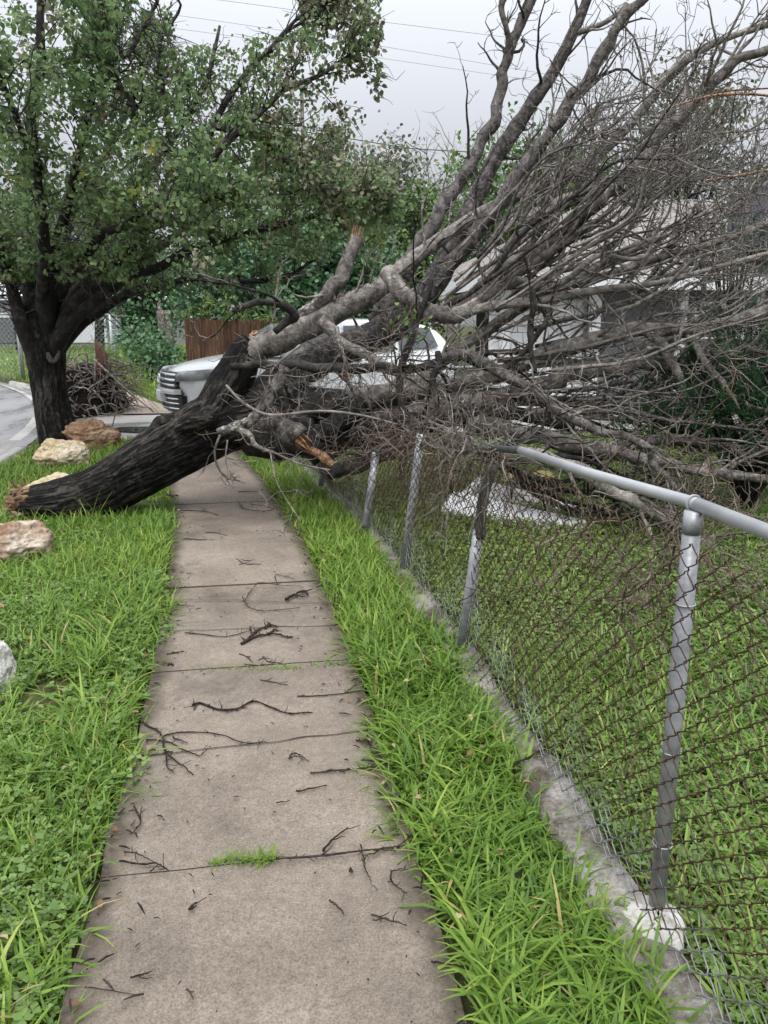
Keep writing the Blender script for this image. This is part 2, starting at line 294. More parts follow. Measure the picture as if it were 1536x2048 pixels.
# ------------------------------------------------------------------ ground plan
def bend(Y): Y = np.asarray(Y, float); y = np.clip(Y - 2, 0, 14); return -.0122 * y ** 2 - .3416 * np.maximum(Y - 16, 0)
def walkc(Y): return -.05 + bend(Y)
WALK = .47
def roadx(Y): Y = np.asarray(Y, float); return -3.22 - .019 * np.maximum(Y - 9.5, 0) ** 2
DR0, DR1, ROADEND = 11.35, 14.55, 25.7
def fencex(Y): return 1.0 + bend(Y) * .97
def in_walk(x, y, e=0.0): return (np.abs(x - walkc(y)) < WALK - e) & (y < 24)
def in_road(x, y, e=0.0): return (x < roadx(y) - e) & (y < ROADEND) & (x > -40)
def in_drive(x, y, e=0.0): return (y > DR0 + e + .03 * np.sin(x * 3)) & (y < DR1 - e) & (x > roadx(y)) & (x < 9)
def hgt(x, y):
    x = np.asarray(x, float); y = np.asarray(y, float); z = .035 * n2(x, y, .9, 3) + .015
    z = np.where(np.abs(x - walkc(y)) < WALK + .05, -.05, z)
    z = np.where((y > DR0 - .1) & (y < DR1 + .1) & (x < 9.2), -.04, z)
    z = np.where((x > roadx(y) - .0) & (x < roadx(y) + .25) & (y < ROADEND), -.06, z)
    z = np.where(in_road(x, y), -.16, z)
    return z
xs = np.concatenate([[-400, -200, -100, -60, -40.2, -40], np.arange(-30, -8, 1.5), np.arange(-8, 7, .1), np.arange(7, 14, .5), [16, 20, 30, 50, 100, 200, 400]])
ys = np.concatenate([[-200, -80, -30, -10, -4], np.arange(-2, 18, .1), np.arange(18, 30, .3), [32, 36, 42, 50, 65, 80, 110, 160, 250, 400, 700]])
X, Y = np.meshgrid(xs, ys); g = MB(); g.grid(np.stack([X, Y, hgt(X, Y)], -1)); tag(g.build('ground', MAT_SOIL), kind='structure')
# pavement slabs (each slab a little tilted and heaved)
joints = [-1.2, .62, 2.05, 3.42, 4.66, 5.62, 7.0, 8.55, 10.0, DR0 - .02]
g = MB()
for k in range(len(joints) - 1):
    y0, y1 = joints[k] + .002, joints[k + 1] - .002
    yy = np.linspace(y0, y1, 14); uu = np.sin(np.linspace(-1, 1, 41) * math.pi / 2); U, YY = np.meshgrid(uu, yy)
    edge = np.where(np.abs(U) > .99, .02 * n2(YY * 1.0, U * 3, 4.0, 5), 0)
    tilt = (.004, -.003, .005, -.010, .014, -.008, .01, -.006, .004)[k]; hv = (.001, -.001, .002, 0, .012, -.002, .004, 0, .0)[k]
    rd = .004 * (np.exp(-((YY - y0) / .012) ** 2) + np.exp(-((YY - y1) / .012) ** 2))
    Z = .028 + hv + tilt * (YY - (y0 + y1) / 2) / (y1 - y0) * 2 + .003 * n2(U, YY, 2, 8) - rd
    XX = walkc(YY) + U * (WALK + edge); V = np.stack([XX, YY, Z], -1)
    g.grid(V, a=np.clip((np.abs(U) - .72) / .28, 0, 1).ravel() * .62)
    for side in (V[0], V[-1], V[:, 0], V[:, -1]): g.grid(np.stack([side, side - [0, 0, .12]]))
tag(g.build('pavement', MAT_CONC), kind='structure')
g = MB(); yy = np.arange(-1.2, DR0, .2); g.grid(np.stack([np.stack([walkc(yy) - WALK + .02, yy, yy * 0 + .002], -1), np.stack([walkc(yy) + WALK - .02, yy, yy * 0 + .002], -1)], 1)); tag(g.build('joint_soil', MAT_SOIL), kind='structure')
g = MB(); cr = [(-.5, 2.69, .44, 2.745), (-.5, 4.42, .1, 4.28), (.1, 4.28, .42, 4.2), (-.48, 3.92, .4, 3.86)]
for x0, y0, x1, y1 in cr:
    n = 26; t = np.linspace(0, 1, n); P = np.stack([x0 + (x1 - x0) * t, y0 + (y1 - y0) * t + .012 * vnoise(np.stack([t * 9, t * 0, t * 0 + y0], -1)), np.full(n, .0345 - .0025)], -1)
    P[:, 0] += bend(P[:, 1]); P[:, 2] = .0345; wd = .0022 + .0018 * np.abs(vnoise(np.stack([t * 14, t * 0 + 3, t * 0], -1)))
    g.grid(np.stack([P - np.stack([wd * 0, wd, wd * 0], -1), P + np.stack([wd * 0, wd, wd * 0], -1)]))
MAT_CRACK = paint('crack_dirt', (.05, .042, .035), .95, .1); tag(g.build('pavement_crack', MAT_CRACK), kind='structure')
# dirt path beyond the driveway
g = MB(); yy = np.arange(DR1 - .05, 24, .25); ew = .12 * n2(yy, yy * 0, .8, 4)
g.grid(np.stack([np.stack([walkc(yy) - WALK - .05 + ew, yy, yy * 0 + .03], -1), np.stack([walkc(yy) + WALK + ew, yy, yy * 0 + .03], -1)], 1)); tag(g.build('path', MAT_PATH), kind='structure')
# driveway with apron
g = MB(); uu = np.linspace(0, 1, 60); yy = np.linspace(DR0, DR1, 24); U, YY = np.meshgrid(uu, yy); rx = roadx(YY)
XX = rx - .05 + U * (9 - rx); Z = np.clip((XX - rx) / .8, 0, 1) * .10 - .095 + .008 * n2(XX, YY, .8, 2)
g.grid(np.stack([XX, YY + .03 * np.sin(XX * 3) * (YY < DR0 + .1), Z], -1)); tag(g.build('driveway', MAT_DRIVE), kind='structure')
g = MB()
for (x0, y0, x1, y1) in ((-3.4, 13.3, 8, 13.3), (-2.15, 11.4, -2.6, 14.5), (-.2, 11.4, -.9, 14.5)):
    n = 30; t = np.linspace(0, 1, n)[:, None]; P = np.array([x0, y0, .018]) * (1 - t) + np.array([x1, y1, .018]) * t; P[:, 2] = np.clip((P[:, 0] - roadx(P[:, 1])) / .8, 0, 1) * .10 - .095 + .008 * n2(P[:, 0], P[:, 1], .8, 2) + .005
    d = unit(P[-1] - P[0]); s = np.array([-d[1], d[0], 0]) * .008; g.grid(np.stack([P - s, P + s]))
tag(g.build('driveway_joint', MAT_CRACK), kind='structure')
g = MB()
for c, rx_, ry_ in (((-1.75, 12.35), .62, .42), ((-1.15, 13.1), .5, .25), ((-2.3, 11.9), .22, .15)):
    th = np.linspace(0, 2 * math.pi, 40, endpoint=False); rr = 1 + .3 * vnoise(np.stack([np.cos(th) * 1.7, np.sin(th) * 1.7, th * 0 + c[0]], -1))
    v = np.stack([c[0] + rx_ * rr * np.cos(th), c[1] + ry_ * rr * np.sin(th), th * 0 + .0175], -1); v = np.vstack([v, [[c[0], c[1], .0175]]]); i = np.arange(40)
    g.add(v, None, np.stack([np.full(40, 40), i, (i + 1) % 40], -1))
tag(g.build('puddle_water', MAT_WATER), kind='structure')
# road and kerb
g = MB(); yy = np.arange(-4, ROADEND + .1, .3); cols = [np.stack([np.full_like(yy, xx), yy, np.full_like(yy, -.10)], -1) for xx in (-39,)] + [np.stack([roadx(yy) - o, yy, yy * 0 - .10 + .03 * math.exp(-o)], -1) for o in (8, 4, 2, 1, .0)]
g.grid(np.stack(cols, 1)); tag(g.build('road', MAT_ROAD), kind='structure')
g = MB(); yy = np.arange(-4, 24, .2); kh = np.where((yy > DR0 - .5) & (yy < DR1 + .3), -.085, .03)
pr = [(-.36, -.064), (-.03, -.085), (.0, None), (.04, None), (.17, None), (.18, -.08)]
g.grid(np.stack([np.stack([roadx(yy) + o, yy, (kh + (0 if i != 2 else -.02)) if z is None else yy * 0 + z], -1) for i, (o, z) in enumerate(pr)], 1)); tag(g.build('kerb', MAT_DRIVE), kind='structure')
# concrete strip the fence stands in
g = MB(); yy = np.arange(-.8, 9.6, .035); uu = np.linspace(-1, 1, 9); U, YY = np.meshgrid(uu, yy)
wob = .05 * n2(YY, U * .4, 2.6, 6) + .02 * n2(YY, U * .4, 9, 7); XX = fencex(YY) - .055 + U * (.105 + wob); Z = .052 - .05 * np.abs(U) ** 5 + .022 * n2(XX, YY, 7, 9, 4) - .03 * np.clip(n2(YY, U * .2, 1.1, 11) - .15, 0, 1)
g.grid(np.stack([XX, YY, Z], -1)); tag(g.build('kerb_strip', MAT_STRIP), kind='structure')
# ------------------------------------------------------------------ background buildings
def house():
    t = thing('house', (7.5, 13, 0), 'single storey house in dark grey siding with white trim, behind the fallen branches', 'house')
    xl, xr, yf, yb, ev = 3.95, 15.0, 13.4, 21.0, 2.34
    b = MB(); b.box(((5.9 + xr) / 2, (yf + yb) / 2, ev / 2), (xr - 5.9, yb - yf, ev)); b.build('wall', MAT_SIDE, t, False)
    b = MB(); b.box(((xl + .3 + 5.9) / 2, 13.75, ev / 2), (5.9 - xl - .3, .2, ev)); b.build('back_wall', MAT_SIDEW, t, False)
    b = MB(); b.box((4.95, 13.63, 1.03), (1.75, .06, 2.0));
    for k in range(4): b.box((4.95, 13.59, .3 + .5 * k), (1.62, .03, .42))
    b.build('garage_door', MAT_WHITE, t, False)
    for x, wd in ((5.93, .19), (7.6, .14), (9.1, .14), (10.9, .14)):
        b = MB(); b.box((x, yf - .03, ev / 2), (wd, .12, ev - .02)); b.build('corner_trim', MAT_WHITE, t, False)
    for x in (8.35, 10.0):
        wfr = MB()
        for dx, dz, sx, sz in ((-.5, 0, .1, 1.3), (.5, 0, .1, 1.3), (0, .6, 1.1, .1), (0, -.6, 1.1, .1), (0, 0, .9, .05)): wfr.box((x + dx, yf - .05, 1.35 + dz), (sx, .09, sz))
        fr = wfr.build('window', MAT_WHITE, t, False); p = MB(); p.box((x, yf - .02, 1.35), (.95, .05, 1.15)); p.build('pane', MAT_GLASS, fr, False)
    b = MB(); b.box((4.3, yf + .05, ev / 2), (.14, .14, ev - .03)); b.build('porch_post', MAT_WHITE, t, False)
    # roof: hip end on the left, eave towards the camera
    e = .45; A = [xl - .1, yf - e, ev]; B = [xr, yf - e, ev]; Cc = [xr, yb + e, ev]; Dd = [xl - .1, yb + e, ev]; yr = (yf + yb) / 2; R1 = [xl + 3.6, yr, ev + 1.95]; R2 = [xr, yr, ev + 1.95]
    r = MB()
    for f in ([A, B, R2, R1], [Cc, Dd, R1, R2], [Dd, A, R1, R1]): r.quad(np.array(f) + [0, 0, .05])
    r.build('roof', MAT_SHINGLE, t, False)
    f = MB(); f.box(((A[0] + xr) / 2, A[1] - .02, ev - .04), (xr - A[0], .04, .22)); f.box((A[0] - .02, yr, ev - .04), (.04, yb - yf + 2 * e, .22)); f.build('fascia', MAT_WHITE, t, False)
    f = MB(); f.box(((A[0] + xr) / 2, yf - e / 2 + .02, ev - .13), (xr - A[0], e, .02)); f.build('soffit', MAT_WHITE, t, False)
    # taller gable wing on the right, nearer
    gx, gy, gz, hw, pk = 12.4, 11.9, 3.2, 3.0, 2.3
    b = MB(); b.prism([[gx - hw, gy, 0], [gx + hw, gy, 0], [gx + hw, gy, gz], [gx, gy, gz + pk], [gx - hw, gy, gz]], (0, 5, 0)); b.build('gable_wing', MAT_SIDEW, t, False)
    r = MB(); dn = unit(np.array([hw, 0, pk]))
    for sg in (-1, 1):
        p0 = np.array([gx, gy - .6, gz + pk + .08]); p1 = np.array([gx + sg * (hw + .5), gy - .6, gz + pk + .08 - pk / hw * (hw + .5)])
        r.prism([p0, p1, p1 + [0, 0, .09], p0 + [0, 0, .09]], (0, 5.8, 0))
    r.build('gable_roof', MAT_SHINGLED, t, False)
    f = MB()
    for sg in (-1, 1):
        p0 = np.array([gx, gy - .64, gz + pk - .13]); p1 = np.array([gx + sg * (hw + .5), gy - .64, gz + pk - .13 - pk / hw * (hw + .5)])
        f.prism([p0, p1, p1 + [0, 0, .24], p0 + [0, 0, .24]], (0, .037, 0))
    f.build('rake_board', MAT_WHITE, t, False)
    f = MB(); f.box((gx - .2, gy - .03, gz + .6), (.9, .06, .9)); f.build('attic_vent', MAT_BLACK, t, False)
house()
def shed(name, x0, x1, y, z1, z2, label):
    t = thing(name, ((x0 + x1) / 2, y, 0), label, 'building'); b = MB(); b.box(((x0 + x1) / 2, y + 5, z1 / 2), (x1 - x0, 10, z1)); b.build('wall', MAT_SHEDW, t, False)
    r = MB(); r.prism([[x0 - .4, y - .5, z1 + .02], [x0 - .4, y + 5, z2], [x0 - .4, y + 10.5, z1 + .02]], (x1 - x0 + .8, 0, 0)); r.build('roof', MAT_SHEDR, t, False)
    b = MB(); b.box(((x0 + x1) / 2, y - .06, z1 * .62), (x1 - x0, .08, .16)); b.build('wall_band', MAT_SHEDR, t, False)
    k = 0
    for x in np.arange(x0 + 2, x1 - 2, 6.5): b = MB(); b.box((x, y - .05, z1 * .33), (2.6, .07, z1 * .5)); b.build('roller_door', MAT_SHEDR if k % 2 else MAT_SIDE, t, False); k += 1
shed('warehouse', -34, -4.5, 62, 3.5, 5.2, 'long low grey warehouse with pale roof in the distance on the left')
# ------------------------------------------------------------------ trees in leaf
def leaves(b, P, ax, nr, L, W, tint, full=True, cup=.12):
    P = np.asarray(P, float); n = len(P); ax = unit(ax); nr = nr - ax * np.sum(ax * nr, -1, keepdims=True); nr = unit(nr); sd = np.cross(ax, nr)
    if full: base = np.array([[0, 0, 0], [.42, .2, 1], [.40, .62, 1], [0, 1, .3], [-.40, .62, 1], [-.42, .2, 1], [0, .45, 0]]); F = [[0, 1, 2, 6], [6, 2, 3, 4], [0, 6, 4, 5]]
    else: base = np.array([[0, 0, 0], [.45, .42, 1], [0, 1, .2], [-.45, .42, 1]]); F = [[0, 1, 2, 3]]
    L = np.broadcast_to(L, (n,))[:, None, None]; W = np.broadcast_to(W, (n,))[:, None, None]
    V = P[:, None] + sd[:, None] * base[None, :, 0:1] * W + ax[:, None] * base[None, :, 1:2] * L + nr[:, None] * base[None, :, 2:3] * L * cup
    F = np.array(F); k = len(base); q = (F[None] + (np.arange(n) * k)[:, None, None]).reshape(-1, 4)
    b.add(V.reshape(-1, 3), q, None, np.repeat(np.broadcast_to(tint, (n,)), k))
def rvec(n): return unit(rng.normal(size=(n, 3)))
def wander(p0, d, L, n, amp, up=0.0, drift=None):
    P = [np.array(p0, float)]; d = unit(d); st = L / (n - 1)
    for i in range(n - 1):
        d = unit(d + rng.normal(size=3) * amp + np.array([0, 0, up]) + (0 if drift is None else drift)); P.append(P[-1] + d * st)
    return np.array(P)
def crown_tree(name, label, base, top, rad, n_cl, per, lsz, mat, cl=.35, cat='tree', group=None, trunk_r=.14, flat=True, bark=None, low=.0):
    base = np.array(base, float); t = thing(name, base, label, cat, group); c = base + [0, 0, top - rad[2]]
    b = MB(); tp = spline([base - [0, 0, .1], base + [rng.normal() * .1, 0, (top - rad[2]) * .5], c], 10); b.tube(tp, np.linspace(trunk_r, trunk_r * .6, 10), 8)
    d = rvec(n_cl); rr = rng.uniform(.35, 1.0, n_cl) ** .6; cc = c + d * rr[:, None] * np.array(rad)
    cc[:, 2] = np.maximum(cc[:, 2], base[2] + low + .25)
    for k in range(0, n_cl, 2): b.tube(spline([tp[rng.integers(4, 10)], (c + cc[k]) / 2 + rng.normal(size=3) * .1, cc[k]], 6), np.linspace(trunk_r * .3, trunk_r * .06, 6), 4)
    b.build('trunk', bark or MAT_LIMBD, t)
    g = MB(); idx = np.repeat(np.arange(n_cl), per); n = len(idx); sc = cl * rng.uniform(.6, 1.3, n_cl)
    P = cc[idx] + rng.normal(size=(n, 3)) * sc[idx][:, None] * [1, 1, .75]
    P[:, 2] = np.maximum(P[:, 2], base[2] + .05)
    ax = unit(rvec(n) + [0, 0, -.5]); nr = unit(rvec(n) * .8 + [0, -.4, .9]); tc = rng.uniform(0, 1, n_cl)
    leaves(g, P, ax, nr, lsz * rng.uniform(.7, 1.3, n), lsz * .8, np.clip(.6 * rng.random(n) + .4 * tc[idx], 0, 1), full=not flat)
    g.build('crown', mat, t); return t
p = D(565, 560, 22); crown_tree('broadleaf_tree', 'dense dark green tree with large leaves rising behind the brown board fence', (p[0], 22, 0), 4.2, (2.5, 1.6, 2.0), 85, 260, .13, MAT_MULB, .42, group='background trees', flat=False)
p = D(640, 500, 21); crown_tree('broadleaf_tree', 'dark green tree right of the board fence, behind the broken fallen snag', (p[0], 20.5, 0), 4.3, (1.9, 1.4, 2.2), 60, 240, .13, MAT_MULB, .42, group='background trees', flat=False)
p = D(730, 400, 27); crown_tree('autumn_tree', 'brownish green thinning tree at the right edge of the big street tree', (p[0], 26.5, 0), 7.6, (2.4, 2.0, 3.0), 70, 90, .17, MAT_HAZE, .5, group='background trees', trunk_r=.2)
p = D(835, 400, 25); crown_tree('round_tree', 'green tree with open crown left of the black rising limb', (p[0], 24.5, 0), 6.2, (1.1, 1.2, 2.6), 40, 80, .16, MAT_GREEN, .4, group='background trees')
p = D(1060, 380, 24); crown_tree('green_tree', 'bright green bushy tree showing between the two steep limbs above the house roof', (p[0], 24.5, 0), 7.4, (2.6, 1.6, 2.9), 80, 100, .19, MAT_GREEN, .5, group='background trees')
p = D(1210, 350, 27); crown_tree('green_tree', 'bright green tree behind the house roof, right of the steep limbs', (p[0], 27, 0), 7.2, (2.0, 1.6, 2.6), 50, 90, .19, MAT_GREEN, .5, group='background trees')
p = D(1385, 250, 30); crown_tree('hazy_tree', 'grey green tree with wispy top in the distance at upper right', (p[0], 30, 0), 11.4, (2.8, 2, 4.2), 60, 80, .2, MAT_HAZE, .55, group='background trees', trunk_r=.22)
p = G(300, 728); crown_tree('small_tree', 'small dark trunked tree with low foliage beside the chain-link corner post', (p[0], p[1], 0), 5.4, (1.5, 1.2, 2.3), 55, 90, .19, MAT_MULB, .42, group='background trees', trunk_r=.27)
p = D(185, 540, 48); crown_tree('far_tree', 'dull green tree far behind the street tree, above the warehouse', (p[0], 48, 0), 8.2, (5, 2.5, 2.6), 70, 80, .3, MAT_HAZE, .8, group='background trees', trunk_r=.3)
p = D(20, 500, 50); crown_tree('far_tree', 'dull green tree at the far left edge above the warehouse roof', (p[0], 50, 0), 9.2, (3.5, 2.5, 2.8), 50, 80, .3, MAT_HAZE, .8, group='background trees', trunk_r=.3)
p = G(275, 742); crown_tree('leafy_shrub', 'low leafy shrub at the foot of the chain-link corner post', (p[0] + .4, p[1] - .2, 0), 1.5, (1.0, .7, .75), 40, 60, .16, MAT_MULB, .28, 'shrub', trunk_r=.05)
p = G(345, 735); crown_tree('leafy_shrub', 'green vine shrub against the left end of the board fence', (p[0] + .3, 22, 0), 1.3, (.45, .35, .65), 14, 50, .13, MAT_MULB, .25, 'shrub', trunk_r=.04)
# dead trunk without crown
p = G(337, 738); t = thing('dead_trunk', p, 'grey dead tree trunk standing topless left of the board fence', 'tree trunk')
b = MB(); P = spline([p - [0, 0, .1], p + [.03, 0, 1.0], p + [-.05, 0, 2.1]], 16)
b.tube(P, np.linspace(.27, .2, 16), 20, disp=lambda V, R, th: .06 * vnoise(np.concatenate([V[..., :2] * 9, V[..., 2:] * .6], -1), 3)); b.build('trunk', MAT_LIMB, t)
b = MB(); b.tube(spline([p + [-.12, 0, 2.0], p + [-.2, 0, 2.25], p + [-.15, .1, 2.45]], 6), np.linspace(.09, .03, 6), 7); b.build('broken_top', MAT_LIMB, t)
# bare distant trees
def bare(x, y, Yd, h, label, n=26):
    q = D(x, y, Yd); t = thing('bare_tree', (q[0], Yd, 0), label, 'tree', 'leafless trees against the sky'); b = MB(); base = np.array([q[0], Yd, 0.])
    tp = spline([base, base + [.1, 0, h * .3], base + [0, 0, h * .55]], 8); b.tube(tp, np.linspace(.2, .11, 8), 7); b.build('trunk', MAT_LIMB, t); b = MB()
    for k in range(n):
        a = rng.uniform(-1.1, 1.1); P = wander(tp[rng.integers(3, 8)], (math.sin(a), rng.normal() * .35, math.cos(a) * .9 + .15), h * rng.uniform(.35, .6), 9, .16, .04); b.tube(P, np.linspace(.06, .012, 9), 4)
        for j in range(7):
            i = rng.integers(2, 8); Q = wander(P[i], unit(P[i] - P[i - 1]) + rng.normal(size=3) * .6, h * rng.uniform(.08, .2), 6, .2, .05); b.tube(Q, np.linspace(.022, .007, 6), 3)
            for l in range(3): R = wander(Q[rng.integers(1, 6)], rvec(1)[0] + [0, 0, .6], h * .06, 4, .2); b.tube(R, np.linspace(.009, .004, 4), 3)
    tag(b.build('branch_fan', MAT_TWIG, t), kind='stuff')
bare(748, 300, 34, 9.6, 'bare leafless tree against the sky just right of the street tree crown', 22)
bare(905, 300, 32, 9.6, 'bare leafless tree against the sky left of the first steep limb', 24)
# utility pole and wires
MAT_CABLE = paint('cable', (.40, .41, .42), .5, .3)
q = D(606, 300, 46); t = thing('utility_pole', (q[0], 46, 0), 'thin grey utility pole standing up out of the crown of the street tree', 'pole'); b = MB(); b.tube([[q[0], 46, 0], [q[0], 46, 14.2]], [.14, .10], 8); b.build('post', MAT_LIMB, t)
b = MB(); b.box((q[0], 45.86, 13.4), (1.6, .1, .1)); b.build('crossarm', MAT_LIMB, t)
wl = [((-200, -80), (440, 0), (760, 43), (1330, 112), (1700, 150), 'uppermost power line crossing the sky'), ((-200, -40), (365, 32), (760, 92), (1200, 165), (1700, 235), 'middle power line crossing the sky behind the steep limbs'), ((-200, -10), (390, 62), (760, 116), (1200, 178), (1700, 235), 'lower of the three power lines crossing the sky'), ((200, 200), (690, 276), (790, 292), (905, 302), (1500, 330), 'low cable passing in front of the bare trees')]
for k, (a, b_, c, d, e, lab) in enumerate(wl):
    Yd = (36, 40, 42, 31)[k]; P = spline([D(*u, Yd) for u in (a, b_, c, d, e)], 30); b = MB(); b.tube(P, .010 if k < 3 else .016, 4); o = b.build('power_line', MAT_CABLE if k < 3 else MAT_LIMBD, None, origin=P[15]); tag(o, lab, 'power line', 'overhead power lines')
# ------------------------------------------------------------------ fences behind
def wood_fence():
    p0 = D(369, 650, 18.5); p1 = D(640, 650, 18.8); n = int((p1[0] - p0[0]) / .143); t = thing('board_fence', (p0[0], 18.5, 0), 'brown wooden board fence behind the white car', 'fence'); b = MB()
    for k in range(n):
        x = p0[0] + .07 + k * .143; y = 18.5 + .3 * k / n; h = 1.73 + rng.uniform(-.015, .015) - .012 * k / n * 4; wd = .137
        b.prism([[x - wd / 2, y, .05], [x + wd / 2, y, .05], [x + wd / 2, y, h - .03], [x + wd / 2 - .03, y, h], [x - wd / 2 + .03, y, h], [x - wd / 2, y, h - .03]], (0, .018 + .006 * (k % 2), 0), a=rng.random())
    b.build('board_panel', MAT_BOARD, t, False)
    for z in (.35, 1.4): r = MB(); r.box(((p0[0] + p1[0]) / 2, 18.74, z), (p1[0] - p0[0], .05, .09), rz=.085); r.build('rail', MAT_BOARD, t, False)
wood_fence()
def wires(b, S, L, Hf, p, r, k=3, res=6, zlo=.03, tint=None, off=None):
    n = int(L / p)
    for i in range(n):
        s0 = (i + .5) * p; H = float(Hf(s0)) - zlo; nz = max(2, int(round(H / p / .94))); m = nz * res // 2 * 1 + 1
        ph = np.linspace(0, nz * math.pi / 1.0, nz * (res // 2) + 1); tri = np.arcsin(.96 * np.cos(ph)) / math.asin(.96)
        s = s0 + (p * .5 + r * .9) * tri * (1 if i % 2 else -1); t = ph / ph[-1]
        P = S(s, t); b.tube(P, r, k, False, False, a=rng.random() if tint is None else tint)
def cl_back():
    c = G(229, 752); c[2] = 0; l = np.array([c[0] - 3.6, c[1] - 2.2, 0]); d2 = np.array([c[0] - .8, c[1] + 7, 0]); t = thing('chain_link_fence', c, 'tall chain-link fence corner behind the root heap, seen left of the small dark trunk', 'fence')
    for q in (c, l * .33 + c * .67, l * .66 + c * .34, l, c * .5 + d2 * .5): b = MB(); b.tube([q, q + [0, 0, 1.92]], .045 if q is c else .03, 8); b.build('post', MAT_WIRE2, t)
    b = MB(); b.tube([l + [0, 0, 1.9], c + [0, 0, 1.9], d2 + [0, 0, 1.9]], .03, 6); b.build('top_rail', MAT_WIRE2, t)
    b = MB(); Ln = np.linalg.norm(c - l)
    wires(b, lambda s, tt: l + (c - l) * (s / Ln)[:, None] + np.stack([s * 0, s * 0, .03 + tt * 1.86], -1), Ln, lambda s: 1.9, .075, .0042, 3, 4, tint=.5)
    Ln2 = np.linalg.norm(d2 - c); wires(b, lambda s, tt: c + (d2 - c) * (s / Ln2)[:, None] + np.stack([s * 0, s * 0, .03 + tt * 1.86], -1), Ln2, lambda s: 1.9, .09, .0042, 3, 4, tint=.5)
    b.build('wire_mesh', MAT_WIRE2, t)
    q = D(36, 640, 24.5); q[2] = 0; t = thing('rail_fence', q, 'pale metal railing with top rail beside the road at the far left edge', 'fence')
    P1 = np.array([q[0], 24.5, 0]); P0 = P1 + [-4.2, 3.4, 0]
    for u in (0, .5, 1): b = MB(); w_ = P0 * (1 - u) + P1 * u; b.tube([w_, w_ + [0, 0, 2.75]], .035, 7); b.build('post', MAT_RAIL, t)
    for z in (2.7, 2.3): b = MB(); b.tube([P0 + [0, 0, z], P1 + [0, 0, z]], .03, 6); b.build('rail', MAT_RAIL, t)
    Ln3 = np.linalg.norm(P1 - P0); b = MB(); wires(b, lambda s, tt: P0 + (P1 - P0) * (s / Ln3)[:, None] + np.stack([s * 0, s * 0, .03 + tt * 2.65], -1), Ln3, lambda s: 2.7, .1, .004, 3, 4, tint=.5); b.build('wire_mesh', MAT_WIRE2, t)
cl_back()
# orange basketball hoop far behind
q = D(241, 636, 34); t = thing('basketball_hoop', (q[0], 34, 0), 'small faded orange basketball backboard far behind the chain-link corner', 'basketball hoop')
MAT_ORANGE = paint('faded_orange', (.55, .19, .12), .6, .3)
b = MB(); b.box((q[0], 34, 1.98), (.5, .05, .34)); b.build('backboard', MAT_ORANGE, t, False)
b = MB(); th = np.linspace(0, 2 * math.pi, 17); b.tube(np.stack([q[0] + .2 * np.cos(th), 33.75 + .2 * np.sin(th), th * 0 + 1.78], -1), .02, 5, False, False); b.build('hoop', MAT_ORANGE, t)
b = MB()
for k in range(10): a = k * math.pi / 5; b.tube([[q[0] + .2 * math.cos(a), 33.75 + .2 * math.sin(a), 1.78], [q[0] + .09 * math.cos(a + .5), 33.75 + .09 * math.sin(a + .5), 1.42]], .01, 3)
b.build('net', MAT_WHITE, t); b = MB(); b.tube([[q[0], 34.1, 0], [q[0], 34.1, 2.0]], .05, 8); b.build('post', MAT_LIMBD, t)
# vines over the board fence
def vines():
    t = thing('climbing_vine', D(420, 640, 18.3), 'yellow green strappy vine hanging over the board fence', 'vine'); b = MB(); g = MB()
    for k in range(16):
        x0 = rng.uniform(385, 520); p0 = D(x0, 640, 18.42); p0[2] = 1.72; P = wander(p0 + [0, .15, .0], (rng.normal() * .7, -.35, .8), rng.uniform(.4, 1.0), 8, .18, -.16); b.tube(P, np.linspace(.008, .003, 8), 3); n = 12
        i = rng.integers(1, 8, n); leaves(g, P[i], rvec(n) + [0, -.2, -.2], rvec(n) + [0, 0, .6], rng.uniform(.1, .2, n), .03, rng.random(n), False)
    b.build('stem', MAT_VINE, t); g.build('foliage', MAT_VINE, t)
vines()
# ------------------------------------------------------------------ street tree in leaf (left)
def limb(pts, n, default_Y=None):
    "list of (x, y, depth, radius in photo pixels) -> smooth 3D centre line and radii in metres"
    A = np.array(pts, float); P = np.array([D(a[0], a[1], a[2]) for a in A]); R = A[:, 3] * A[:, 2] / 1585 * 1.0
    Q = spline(np.column_stack([P, R]), n); return Q[:, :3], np.maximum(Q[:, 3], .003)
def barkdisp(amp=.12, f=7.0, fl=1.1, knots=.12, seed=4):
    def fn(V, R, th):
        k, n = V.shape[1], V.shape[0]; r = np.asarray(R)[:, None]
        s = np.concatenate([[0], np.cumsum(np.linalg.norm(np.diff(V.mean(1), axis=0), axis=1))])[:, None]
        q = np.stack([np.cos(th)[None] * f * .62 + 0 * s, np.sin(th)[None] * f * .62 + 0 * s, s * fl * 3 + 0 * th[None]], -1)
        q = q + .5 * fbm(np.stack([np.cos(th)[None] * 2 + 0 * s, np.sin(th)[None] * 2 + 0 * s, s * 6 + 0 * th[None]], -1), 2, 9)[..., None]
        ridge = 1 - 2 * np.abs(fbm(q, 3, seed)); big = fbm(np.stack([np.cos(th)[None] * 1.1 + 0 * s, np.sin(th)[None] * 1.1 + 0 * s, s * 2.2 + 0 * th[None]], -1), 3, seed + 5)
        fn.ridge = ridge - .55 + .35 * big
        return r * (amp * (ridge - .6) + knots * big)
    return fn
